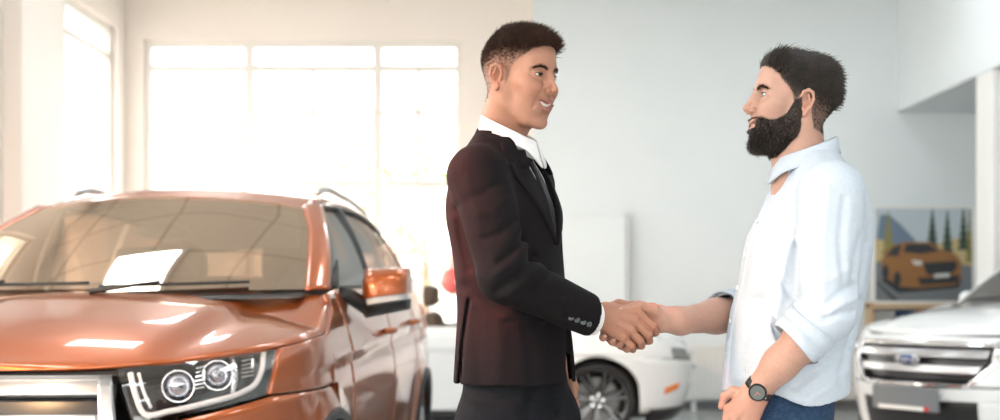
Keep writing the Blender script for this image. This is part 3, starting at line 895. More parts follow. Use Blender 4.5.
    for sg in (1, -1):
        # A pillar: from windscreen edge to the front door frame
        topA = [np.array([.868, 1.40, 1.262]), np.array([.832, 1.60, 1.385]), np.array([.765, 1.88, 1.525]), np.array([.675, 2.18, 1.655])]
        strip('pillar', ws_side, topA, P, root, .012, mirror=sg)
        # roof side rail (painted) above doors
        r0 = [topA[-1]] + [rail(v) + np.array([.045, 0, -.035]) for v in (2.6, 3.2, 3.8, 4.2, 4.55)]
        r1 = [np.array([.605, 2.07, 1.635])] + [rail(v) for v in (2.6, 3.2, 3.8, 4.2, 4.55)]
        strip('roof_side', r0, r1, P, root, .008, mirror=sg)
        # side glass: lower edge on the belt, upper edge under the roof side
        def topline(v):
            if v < 2.18:
                return crom(topA, 40)[int(np.argmin(abs(crom(topA, 40)[:, 1] - v)))]
            c = crom(r0, 60); return c[int(np.argmin(abs(c[:, 1] - v)))]
        def glasspane(nm, v0, v1, w0, w1, m, par):
            lo = [beltpt(v, -.035, .008) for v in np.linspace(v0, v1, 9)]
            hi = [topline(v) + np.array([-.012, 0, -.014]) for v in np.linspace(w0, w1, 9)]
            return strip(nm, lo, hi, m, par, .022, mirror=sg, solid=0, n=24)
        kids = {o.name.split('.')[0]: o for o in root.children if o.name.startswith(('front_door', 'rear_door'))}
        doors = [o for o in root.children if o.name.startswith('front_door') and o.data.vertices[0].co.x * sg > 0]
        rdoors = [o for o in root.children if o.name.startswith('rear_door') and o.data.vertices[0].co.x * sg > 0]
        glasspane('door_glass', 1.47, 2.50, 1.50, 2.46, M['sidegls'], doors[0])
        glasspane('door_glass', 2.60, 3.46, 2.56, 3.40, M['sidegls'], rdoors[0])
        glasspane('quarter_glass', 3.55, 4.10, 3.49, 4.00, M['sidegls'], root)
        # pillars between the panes and behind
        for v0, v1, w0, w1, m_, pr in ((2.49, 2.61, 2.45, 2.57, M['black_plastic'], root), (3.45, 3.56, 3.39, 3.50, M['black_plastic'], root), (4.09, 4.55, 3.98, 4.50, P, root)):
            lo = [beltpt(min(v, 4.2), -.03, .0) * np.array([1 if v < 4.25 else .95, 1, 1]) + np.array([0, max(0, v - 4.2), 0]) for v in np.linspace(v0, v1, 6)]
            hi = [topline(v) for v in np.linspace(w0, w1, 6)]
            strip('pillar', lo, hi, m_, pr, .024, mirror=sg)
        # chrome-less black seal along the belt and the door frame
        MB().tube([beltpt(v, -.012, .004) * np.array([sg, 1, 1]) for v in np.linspace(1.46, 4.1, 30)], .010, 6).build('belt_seal', M['black_plastic'], root, smooth=True)
        MB().tube([p * np.array([sg, 1, 1]) + np.array([sg * -.004, 0, -.012]) for p in crom(topA, 20)] + [p * np.array([sg, 1, 1]) + np.array([sg * -.004, 0, -.012]) for p in crom(r0, 30)[2:26]], .011, 6).build('window_seal', M['black_plastic'], root, smooth=True)
        # roof rail
        rp = [rail(2.45) + np.array([-.03, 0, .03])] + [rail(v) + np.array([-.035, 0, .05]) for v in (2.62, 3.0, 3.5, 4.0)] + [rail(4.25) + np.array([-.03, 0, .03])]
        MB().tube([p * np.array([sg, 1, 1]) for p in crom(rp, 30)], .016, 8).build('roof_rail', M['satin'], root, smooth=True)
        mirror_unit(root, sg, sg * .955, 1.66, 1.245, P, w=.185, h=.19, arm_to=(sg * .86, 1.60, 1.235))
        # sail panel at the mirror
        strip('mirror_sail', [beltpt(1.44, -.02, 0), beltpt(1.66, -.02, 0)], [np.array([.868, 1.44, 1.285]), np.array([.85, 1.66, 1.385])], M['black_plastic'], root, .004, mirror=sg, n=6, k=4)
        wheel(root, sg * .80, .95, .37, .24, sg, M['alu'], 5, two=True)
        wheel(root, sg * .80, 3.80, .37, .24, sg, M['alu'], 5, two=True)
        # tail lamp
        side_panel(C, 'tail_light', sg, q(4.35), q(4.66), lambda s: 1.02 + 0 * s, lambda s: 1.18 + 0 * s, M['red_lamp'], root, 12, 6, off=.012)
    # tailgate and rear glass
    patch('tailgate', lambda a, b: ((.80 - .02 * b) * (2 * a - 1), 4.76 - .07 * (2 * a - 1)**2 - .06 * b, .5 + .84 * b), 24, 12, P, root, centre=(0, 3, .8), solid=.02)
    patch('rear_window', lambda a, b: ((.76 - .19 * b) * (2 * a - 1), 4.68 - .06 * (2 * a - 1)**2 - .12 * b, 1.34 + .22 * b), 24, 8, M['sidegls'], root, centre=(0, 3, .8))
    # cabin: floor, dashboard, wheel, seats, mirror, headliner
    MB().box(-.80, .80, .35, 4.6, .26, .46).build('underbody', M['under'], root)
    MB().box(-.52, .52, .48, 1.25, .46, .90).build('engine_bay', M['under'], root)
    MB().box(-.60, .60, 1.25, 1.34, .46, 1.14).build('bulkhead', M['under'], root)
    d = MB(); d.prism([(1.20, 1.16), (1.45, 1.20), (1.75, 1.17), (1.82, 1.06), (1.72, .8), (1.35, .75), (1.2, .9)], 'x', -.76, .76)
    d.build('dashboard', M['interior'], root, smooth=False, bevel=.02)
    sw = MB().lathe([(.185 + .016 * math.cos(a), .016 * math.sin(a)) for a in np.linspace(0, 2 * PI, 10, False)], 30, 'y', close=True)
    sw.box(-.18, .18, -.01, .01, -.02, .03); sw.box(-.05, .05, -.02, .02, -.18, .04)
    s_ = sw.build('steering_wheel', M['interior'], root, smooth=True); s_.location = (.38, 1.98, 1.06); s_.rotation_euler = (R(-25), 0, 0)
    for u in (-.38, .38): seat(root, u, 2.55, .62)
    for u in (-.42, .42): seat(root, u, 3.45, .64)
    o = MB().lathe([(.001, 0), (1, 0), (1.02, .02), (.8, .05), (.001, .06)], 24, 'y').build('rear_view_mirror', M['black_plastic'], root, smooth=True)
    o.scale = (.12, 1, .035); o.location = (0, 1.93, 1.52); o.rotation_euler = (0, 0, 0)
    patch('headliner', lambda a, b: tuple(np.array(roof(a, b)) * np.array([.93, 1, 1])[:, None, None] - np.array([0, -.03, .05])[:, None, None]), 12, 12, M['headliner'], root)
    return root
suv = orange_suv()

# ------------------------------------------------------------------ the white convertible, nose to the right
def white_convertible():
    C = CarShape(W=.955, L=4.78, n=2.7, vc=.85, rc=.6, rn=2.6, rw=.325,
        width_z=[(.12, .90), (.22, .945), (.4, .965), (.6, .985), (.75, 1.0), (.84, .99), (.90, .965), (.95, .93), (1.0, .86)],
        nose_z=[(.12, .22), (.22, .12), (.35, .06), (.5, .01), (.62, .0), (.72, .03), (.80, .09), (.88, .26), (.95, .5)],
        taper_v=[(0, .94), (.5, .965), (.95, 1), (2.4, .975), (3.6, 1.0), (4.3, .97), (4.8, .93)],
        rear_z=[(.2, 4.6), (.5, 4.74), (.8, 4.78), (1.0, 4.74), (1.1, 4.7)],
        arches=[(.93, .375), (3.65, .38)], flare=.02, line0=.72, line_k=.03, line_d=.03)
    ax = (597 - 500) * 11.83 / F_PX
    # the near side (u < 0) faces the viewer
    root = empty('white_convertible', (ax + .93, 11.83 + .87, 0), R(90), 'white convertible car parked side-on behind the two men, roof folded away', 'car')
    P = M['car_white']; q = C.q_of_v
    belt = pchip([0, .9, 1.5, 2.6, 3.3, 4.2, 4.8], [.90, .955, .965, .955, .97, 1.0, .99])
    zE = lambda s: np.where(s < 1, .80 + .10 * np.clip(s, 0, 1)**1.2, .90 + .045 * np.clip((s - 1) / .8, 0, 1))
    zc = pchip([0, .1, .3, .7, 1.2, 1.6], [.80, .84, .90, .97, 1.02, 1.05])
    def bulge(U, V): return .018 * np.exp(-((U - .42) / .10)**2) * np.clip((V - .2) / .3, 0, 1)
    hood_surface(C, 'hood', P, root, 0, zE, zc, bulge, q_end=q(1.62))
    def front(name, s1b, s1t, z0, z1, m, par, off=0., n=40, solid=.015):
        def fn(a, b):
            s1 = s1b + (s1t - s1b) * b; z = z0 + (z1 - z0) * b; s = (2 * a - 1) * s1
            u, v, z_ = C.F(np.abs(s), z); return np.sign(s) * u, v - off, z_
        return patch(name, fn, n, 8, m, par, centre=(0, 2.2, .5), solid=solid)
    front('grille', .30, .32, .42, .70, M['grille_black'], root, -.03)
    front('grille_strip', .32, .32, .70, .795, P, root)
    front('lower_bumper', .32, .32, .24, .42, P, root)
    front('splitter', .75, .75, .13, .24, M['black_plastic'], root, .02)
    b = MB().tube([(-.09, -.01, .56), (-.03, -.02, .575), (.03, -.02, .565), (.09, -.01, .59)], [.006, .016, .018, .006], 8).build('badge', M['chrome'], root, smooth=True)
    for sg in (-1, 1):
        hl = empty('headlight', (0, 0, 0)); hl.parent = root
        side_panel(C, 'bezel', sg, .34, .56, lambda s: .655 + .07 * (s - .3), lambda s: .745 + .09 * (s - .3), M['lampdark'], hl, 16, 6, off=-.02)
        side_panel(C, 'lens', sg, .34, .56, lambda s: .655 + .07 * (s - .3), lambda s: .745 + .09 * (s - .3), M['lens'], hl, 20, 6, off=.003, solid=0)
        for k in range(3):
            u, v, z = C.F(np.array([.38 + k * .065]), np.array([.705 + k * .008]))
            MB().tube([(sg * u[0] * .99, v[0] + .01, z[0] - .03), (sg * u[0] * .99, v[0] + .015, z[0] + .03)], .008, 6).build('light_guide', M['drl'], hl)
        ahf = lambda v, base: C.arch_z(v, base)
        # bumper flank under the lamp
        side_panel(C, 'bumper_flank', sg, .30, q(.66), lambda s: np.maximum(.24 + 0 * s, ahf(C.F(s, .4 + 0 * s)[1], .24)), lambda s: .650 + .07 * np.clip(s - .3, 0, .42), P, root, 40, 14)
        side_panel(C, 'fender', sg, .30, q(1.50), lambda s: np.maximum(np.where(s < .57, .750 + .09 * (s - .3), .683), ahf(C.F(s, .7 + 0 * s)[1], .22)), lambda s: np.where(s < 1.65, zE(s), belt(C.F(s, .9 + 0 * s)[1])) - .006, P, root, 70, 16)
        side_panel(C, 'fender_lower', sg, q(.55), q(1.50), lambda s: ahf(C.F(s, .4 + 0 * s)[1], .22), lambda s: np.maximum(ahf(C.F(s, .4 + 0 * s)[1], .22), .70 + 0 * s), P, root, 50, 8)
        side_panel(C, 'side_marker', sg, .50, .645, lambda s: .385 - .28 * (s - .6), lambda s: .440 - .28 * (s - .6), M['amber'], root, 8, 4, off=.006)
        u, v, z = C.F(np.array([.80]), np.array([.50]))
        d = side_panel(C, 'door', sg, q(1.508), q(2.85), lambda s: .24 + 0 * s, lambda s: belt(C.F(s, .9 + 0 * s)[1]), P, root, 24, 30)
        door_handle(d, C, sg, 2.62, .80, P)
        side_panel(C, 'rear_quarter', sg, q(2.858), q(4.72), lambda s: ahf(C.F(s, .5 + 0 * s)[1], .24), lambda s: belt(s - 1 + C.vc), P, root, 50, 24)
        side_panel(C, 'side_skirt', sg, q(1.32), q(3.24), lambda s: .14 + 0 * s, lambda s: .235 + 0 * s, M['black_plastic'], root, 16, 4, off=.008)
        side_panel(C, 'bumper_lip', sg, .60, q(.56), lambda s: .13 + 0 * s, lambda s: .235 + 0 * s, M['black_plastic'], root, 24, 4, off=.01)
        wheel(root, sg * .80, .93, .325, .25, sg, M['rim_black'], 7, rr=.80, two=True)
        wheel(root, sg * .80, 3.65, .325, .26, sg, M['rim_black'], 7, rr=.80, two=True)
        side_panel(C, 'tail_light', sg, q(4.55), q(4.74), lambda s: .80 + 0 * s, lambda s: .93 + 0 * s, M['red_lamp'], root, 10, 5, off=.01)
        mirror_unit(root, sg, sg * .93, 1.98, 1.02, P, w=.19, h=.13, arm_to=(sg * .86, 1.96, .97))
        MB().tube([np.array([sg * .80, 1.55, .97]), np.array([sg * .74, 1.80, 1.15]), np.array([sg * .62, 2.12, 1.335])], [.03, .028, .026], 8).build('windshield_pillar', P, root, smooth=True)
    MB().tube(crom([(-.62, 2.12, 1.335), (-.3, 2.05, 1.365), (.3, 2.05, 1.365), (.62, 2.12, 1.335)], 20), .026, 8).build('windshield_header', P, root, smooth=True)
    def ws(a, b):
        x = 2 * a - 1
        return (.78 - .17 * b) * x, 1.57 + .55 * b - .20 * (1 - x * x) * (1 - b * .7), .985 + .345 * b + .03 * (1 - x * x)
    patch('windshield', ws, 30, 12, M['sidegls'], root, centre=(0, 3, .7))
    patch('cowl', lambda a, b: (.80 * (2 * a - 1), 1.36 + .22 * (2 * a - 1)**2 - .10 * (1 - b), .99 + .02 * (1 - (2 * a - 1)**2) - .01 * (1 - b)), 20, 4, M['black_plastic'], root, centre=(0, 3, .7))
    # deck, tonneau, tail
    patch('boot_lid', lambda a, b: ((.86 - .06 * b) * (2 * a - 1), 3.72 + 1.0 * b - .04 * (2 * a - 1)**2, 1.01 - .02 * b + .04 * (1 - (2 * a - 1)**2)), 20, 10, P, root, centre=(0, 3, .5))
    patch('folded_roof_cover', lambda a, b: (.84 * (2 * a - 1), 3.28 + .45 * b, 1.0 + .07 * np.sin(b * PI) * (1 - (2 * a - 1)**4)), 20, 8, M['black_plastic'], root, centre=(0, 3, .5))
    patch('tail_panel', lambda a, b: ((.84 - .02 * b) * (2 * a - 1), 4.70 + .05 * np.sin(b * PI) - .08 * (2 * a - 1)**2, .30 + .69 * b), 20, 8, P, root, centre=(0, 3, .5))
    MB().box(-.78, .78, .45, 4.6, .17, .30).build('underbody', M['under'], root)
    MB().box(-.60, .60, .45, 1.5, .30, .76).build('engine_bay', M['under'], root)
    MB().box(-.60, .60, 3.3, 4.6, .30, .9).build('boot_floor', M['under'], root)
    d = MB(); d.prism([(1.5, .94), (1.75, .99), (2.0, .96), (2.08, .86), (1.9, .6), (1.55, .6)], 'x', -.76, .76)
    d.build('dashboard', M['interior'], root, bevel=.02)
    for u in (-.37, .37): seat(root, u, 2.16, .47, h=.60, m=M['interior'])
    return root
mustang = white_convertible()

# ------------------------------------------------------------------ the white crossover on the right
def white_crossover():
    C = CarShape(W=.92, L=4.52, n=2.5, vc=.95, rc=.5, rn=2.6, rw=.35,
        width_z=[(.2, .90), (.35, .95), (.5, .97), (.7, .99), (.85, 1.0), (.95, .995), (1.03, .98), (1.10, .955), (1.18, .92), (1.26, .90)],
        nose_z=[(.2, .16), (.35, .07), (.5, .02), (.65, .0), (.8, .02), (.90, .06), (.98, .13), (1.05, .24), (1.12, .42), (1.2, .7)],
        taper_v=[(0, .97), (.5, .985), (1.2, 1), (2.4, 1.0), (3.6, .985), (4.3, .95), (4.6, .91)],
        rear_z=[(.2, 4.42), (.5, 4.52), (.8, 4.52), (1.1, 4.46), (1.3, 4.42)],
        arches=[(.90, .41), (3.58, .41)], flare=.02, line0=.92, line_k=.03, line_d=.022)
    root = empty('white_crossover', (2.64, 8.98, 0), R(-57), 'white crossover car with a chrome barred grille beside the column', 'car')
    P = M['car_white']; q = C.q_of_v
    belt = pchip([0, 1.0, 1.45, 2.5, 3.6, 4.5], [1.1, 1.14, 1.165, 1.18, 1.22, 1.30])
    zE = lambda s: np.where(s < 1, .965 + .095 * np.clip(s, 0, 1)**1.3, 1.06 + .09 * np.clip((s - 1) / .40, 0, 1))
    zc = pchip([0, .12, .3, .6, 1.0, 1.4], [.965, 1.005, 1.06, 1.11, 1.145, 1.175])
    def bulge(U, V):
        c = .42 + .12 * np.clip(V / 1.3, 0, 1)
        return .018 / (1 + np.exp((U - c) / .02)) * np.clip((V - .1) / .3, 0, 1)
    hood_surface(C, 'hood', P, root, 0, zE, zc, bulge, q_end=q(1.42))
    def front(name, s1b, s1t, z0, z1, m, par, off=0., n=44, solid=.015):
        def fn(a, b):
            s1 = s1b + (s1t - s1b) * b; z = z0 + (z1 - z0) * b; s = (2 * a - 1) * s1
            u, v, z_ = C.F(np.abs(s), z); return np.sign(s) * u, v - off, z_
        return patch(name, fn, n, 8, m, par, centre=(0, 2.2, .6), solid=solid)
    g = empty('grille', (0, 0, 0)); g.parent = root
    zt, zb = .925, .655
    front('mesh', .26, .36, zb + .01, zt - .01, M['grille_black'], g, -.045)
    front('bar', .325, .335, .835, .885, M['satin'], g, .0, solid=.03)
    front('bar', .295, .312, .735, .785, M['satin'], g, .0, solid=.03)
    front('surround_top', .37, .365, zt - .012, zt + .012, M['chrome'], g, .012, solid=.03)
    front('surround_bottom', .245, .255, zb - .012, zb + .012, M['chrome'], g, .012, solid=.03)
    for sg in (1, -1):
        side_panel(C, 'surround_side', sg, lambda t: np.interp(t, [0, .55, 1], [.235, .355, .35]), lambda t: np.interp(t, [0, .55, 1], [.262, .385, .375]), lambda s: zb - .01 + 0 * s, lambda s: zt + .01 + 0 * s, M['chrome'], g, 5, 15, off=.010, solid=.03)
        side_panel(C, 'grille_flank', sg, lambda t: np.interp(t, [0, .55, 1], [.24, .37, .37]), lambda t: .52 + 0 * t, lambda s: zb + 0 * s, lambda s: zt + .0 * s, P, root, 12, 16)
    b = MB().lathe([(.001, -.012), (.085, -.01), (.098, -.004), (.10, .004), (.001, .004)], 40, 'y').build('badge', M['satin'], g, smooth=True)
    b.scale = (1, 1, .40); b.location = (0, -.012, .815)
    bi = MB().lathe([(.001, -.0135), (.078, -.0125), (.08, -.008)], 40, 'y').build('badge_field', M['bluebadge'], b, smooth=True)
    tt = text('badge_lettering', 'Ford', .075, (0, -.0145, 0), (R(90), 0, 0), M['chrome'], b, .001); tt.scale = (1, 2.2, 1)
    front('hood_lip', .36, .36, zt + .012, .966, P, root, .0)
    front('bumper', .52, .52, .56, zb - .010, P, root)
    front('bumper_mid', .30, .30, .30, .56, M['black_plastic'], root, -.01)
    front('bumper_lower', .62, .62, .24, .30, M['satin'], root, .004)
    p = empty('number_plate', (0, -.03, .565)); p.parent = root
    MB().box(-.265, .265, -.012, .012, -.075, .075).build('plate_panel', M['plate'], p, bevel=.004)
    MB().box(-.21, .16, -.016, -.011, -.072, -.048).build('dealer_strip', M['white'], p)
    MB().box(.16, .20, -.0165, -.011, -.072, -.048).build('red_tab', mat('red_tab', (.6, .03, .04), .4), p)
    for sg in (1, -1):
        hl = empty('headlight', (0, 0, 0)); hl.parent = root
        zl = lambda s: .80 + .10 * np.clip((s - .40) / .4, 0, 1); zh = lambda s: .90 + .115 * np.clip((s - .40) / .4, 0, 1)
        side_panel(C, 'bezel', sg, .405, .84, zl, zh, M['lampdark'], hl, 20, 8, off=-.045)
        side_panel(C, 'lens', sg, .405, .84, zl, zh, M['lens'], hl, 24, 8, off=.003, solid=0)
        for s_ in (.50, .62):
            u, v, z = C.F(np.array([s_]), np.array([.885 + .1 * (s_ - .5)]))
            o = MB().lathe([(.001, -.02), (.03, -.012), (.036, 0), (.042, -.01), (.044, .01), (.001, .02)], 20, 'y').build('projector', M['bulb'], hl, smooth=True)
            o.location = (sg * u[0] * .99, v[0] + .03, z[0])
        pts = [C.F(np.array([s_]), zl(np.array([s_])) + .012) for s_ in np.linspace(.42, .82, 14)]
        MB().tube([(sg * p_[0][0] * .985, p_[1][0] + .012, p_[2][0]) for p_ in pts], .008, 6).build('light_guide', M['drl'], hl)
        side_panel(C, 'bumper_corner', sg, .30, 1.02, lambda s: np.where(s > .6, C.arch_z(C.F(s, .5 + 0 * s)[1], .30), .30), lambda s: np.where(s < .52, .56, np.where(s < .86, np.minimum(zl(s) - .01, zb + (s - .52) * 1.3), .88)), P, root, 44, 14)
        side_panel(C, 'cheek', sg, .52, .86, lambda s: np.minimum(zl(s) - .01, zb + (s - .52) * 1.3), lambda s: zl(s) - .006, P, root, 16, 8)
        side_panel(C, 'lamp_brow', sg, .36, .86, lambda s: np.where(s < .405, zt, zh(s) + .006), lambda s: np.maximum(zE(s) - .006, np.where(s < .405, zt, zh(s) + .006)), P, root, 24, 5)
        side_panel(C, 'fog_lamp_recess', sg, .48, .66, lambda s: .42 + 0 * s, lambda s: .54 + 0 * s, M['black_plastic'], root, 10, 6, off=.006)
        z_f = lambda s: np.where(s <= q(1.40), zE(s), belt(C.F(s, 1.1 + 0 * s)[1])) - .006
        side_panel(C, 'fender', sg, .86, q(1.60), lambda s: np.maximum(C.arch_z(C.F(s, .8 + 0 * s)[1], .34), np.where(s < 1.02, .885, .0)), z_f, P, root, 44, 18)
        for nm, v0, v1 in (('front_door', 1.60, 2.45), ('rear_door', 2.45, 3.30)):
            d = side_panel(C, nm, sg, q(v0) + .005, q(v1) - .005, lambda s: C.arch_z(C.F(s, .6 + 0 * s)[1], .40), lambda s: belt(C.F(s, 1.1 + 0 * s)[1]), P, root, 20, 24)
            door_handle(d, C, sg, v1 - .17, 1.0, P)
        side_panel(C, 'sill', sg, q(1.35), q(3.15), lambda s: .24 + 0 * s, lambda s: .40 + 0 * s, M['black_plastic'], root, 12, 5, off=.006)
        side_panel(C, 'rear_quarter', sg, q(3.31), q(4.45), lambda s: C.arch_z(C.F(s, .6 + 0 * s)[1], .40), lambda s: belt(s - 1 + C.vc), P, root, 30, 20)
        side_panel(C, 'tail_light', sg, q(4.15), q(4.42), lambda s: .98 + 0 * s, lambda s: 1.14 + 0 * s, M['red_lamp'], root, 10, 5, off=.01)
        for (vv, rad) in C.arches:
            a = np.linspace(-.12, PI + .12, 34)
            v = vv + np.cos(a) * rad; z = np.maximum(C.rw + np.sin(a) * rad, .22)
            qq = np.where(v < C.vc, np.arccos(np.clip(((C.vc - v).clip(0) / (C.vc - C.fv0(z)))**(C.n / 2), 0, 1)) / (PI / 2), q(v))
            u = C.F(qq, z)[0]
            MB().tube([(sg * (u[i] - .004), v[i], z[i]) for i in range(34)], .022, 8).build('arch_moulding', M['black_plastic'], root, smooth=True)
        wheel(root, sg * .76, .90, .35, .23, sg, M['alu'], 5, two=True)
        wheel(root, sg * .76, 3.58, .35, .23, sg, M['alu'], 5, two=True)
        mirror_unit(root, sg, sg * .90, 1.86, 1.16, P, w=.20, h=.17, arm_to=(sg * .84, 1.82, 1.15))
    ws_side = [np.array([.76, 1.44, 1.165]), np.array([.72, 1.65, 1.31]), np.array([.66, 1.90, 1.46]), np.array([.58, 2.14, 1.57])]
    wsl = crom(ws_side, 24)
    def ws(a, b):
        x = 2 * a - 1
        i = np.clip(b * 23, 0, 23); lo = np.floor(i).astype(int).clip(0, 22); fr = i - lo
        p = wsl[lo] + (wsl[lo + 1] - wsl[lo]) * fr[..., None]
        return p[..., 0] * x, p[..., 1] - (.28 * (1 - b) + .1 * b) * (1 - x * x), p[..., 2] + (.01 * (1 - b) + .045 * b) * (1 - x * x)
    wg = patch('windshield', ws, 40, 16, M['sidegls'], root, centre=(0, 3, .7))
    patch('cowl', lambda a, b: (.77 * (2 * a - 1), 1.44 - .28 * (1 - (2 * a - 1)**2) - .09 * (1 - b), 1.165 + .01 * (1 - (2 * a - 1)**2) - .01 * (1 - b)), 24, 4, M['black_plastic'], root, centre=(0, 3, .7))
    for (x0_, l) in ((-.58, .6), (.05, .5)):
        pts = [ws(np.array((x0_ + l * k / 7) / .76 * .5 + .5), np.array(.03 + .02 * k / 7)) for k in range(8)]
        MB().tube([(float(p_[0]), float(p_[1]) - .012, float(p_[2]) + .012) for p_ in pts], .008, 6).build('wiper', M['black_plastic'], root)
    ru = pchip([1.9, 2.3, 3.0, 4.0, 4.4], [.58, .60, .61, .58, .54]); rz = pchip([1.9, 2.2, 2.7, 3.4, 4.0, 4.4], [1.56, 1.615, 1.64, 1.62, 1.56, 1.48])
    patch('roof', lambda a, b: (ru(2.14 + 2.24 * b) * (2 * a - 1), 2.14 + 2.24 * b - .1 * (1 - (2 * a - 1)**2) * (1 - b), np.where(b < .02, 1.57, rz(2.14 + 2.24 * b)) + .045 * (1 - (2 * a - 1)**2)), 30, 30, P, root, centre=(0, 3, .7), solid=.02)
    def beltpt(v, du=0, dz=0):
        u, vv, z = C.F(np.array([q(v)]), np.array([float(belt(v))])); return np.array([u[0] + du, v, z[0] + dz])
    topA = [np.array([.83, 1.56, 1.175]), np.array([.79, 1.74, 1.31]), np.array([.73, 1.97, 1.46]), np.array([.64, 2.24, 1.595])]
    r0 = [topA[-1]] + [np.array([float(ru(v)) + .045, v, float(rz(v)) - .03]) for v in (2.6, 3.2, 3.8, 4.38)]
    r1 = [ws_side[-1]] + [np.array([float(ru(v)), v, float(rz(v))]) for v in (2.6, 3.2, 3.8, 4.38)]
    top = np.vstack([crom(topA, 40), crom(r0, 60)])
    tl = lambda v: top[int(np.argmin(abs(top[:, 1] - v)))]
    for sg in (1, -1):
        strip('pillar', ws_side, topA, P, root, .012, mirror=sg)
        strip('roof_side', r0, r1, P, root, .008, mirror=sg)
        for nm, v0, v1, m_ in (('side_window', 1.62, 2.40, M['sidegls']), ('pillar', 2.40, 2.50, M['black_plastic']), ('side_window', 2.50, 3.25, M['sidegls']), ('pillar', 3.25, 3.34, M['black_plastic']), ('quarter_window', 3.34, 3.85, M['sidegls']), ('pillar', 3.85, 4.36, P)):
            strip(nm, [beltpt(min(v, 4.0), -.03) + np.array([0, max(0, v - 4.0), 0]) for v in np.linspace(v0, v1, 8)], [tl(v - .04) for v in np.linspace(v0, v1, 8)], m_, root, .022, mirror=sg)
    patch('tailgate', lambda a, b: ((.78 - .2 * np.clip(b - .6, 0, 1)) * (2 * a - 1), 4.48 - .07 * (2 * a - 1)**2 - .10 * b, .45 + 1.05 * b), 20, 12, P, root, centre=(0, 3, .7), solid=.02)
    MB().box(-.74, .74, .35, 4.3, .24, .44).build('underbody', M['under'], root)
    MB().box(-.50, .50, .42, 1.15, .44, .86).build('engine_bay', M['under'], root)
    d = MB(); d.prism([(1.15, 1.10), (1.4, 1.15), (1.7, 1.12), (1.76, 1.0), (1.6, .7), (1.2, .75)], 'x', -.72, .72)
    d.build('dashboard', M['interior'], root, bevel=.02)
    for u in (-.37, .37): seat(root, u, 2.40, .60)
    return root
kuga = white_crossover()
# ================================================================== sculpting volumes (signed distance on a grid, meshed by surface nets)
def smin(a, b, k):
    if k <= 0: return np.minimum(a, b)
    h = np.clip(.5 + .5 * (b - a) / k, 0, 1)
    return b + (a - b) * h - k * h * (1 - h)

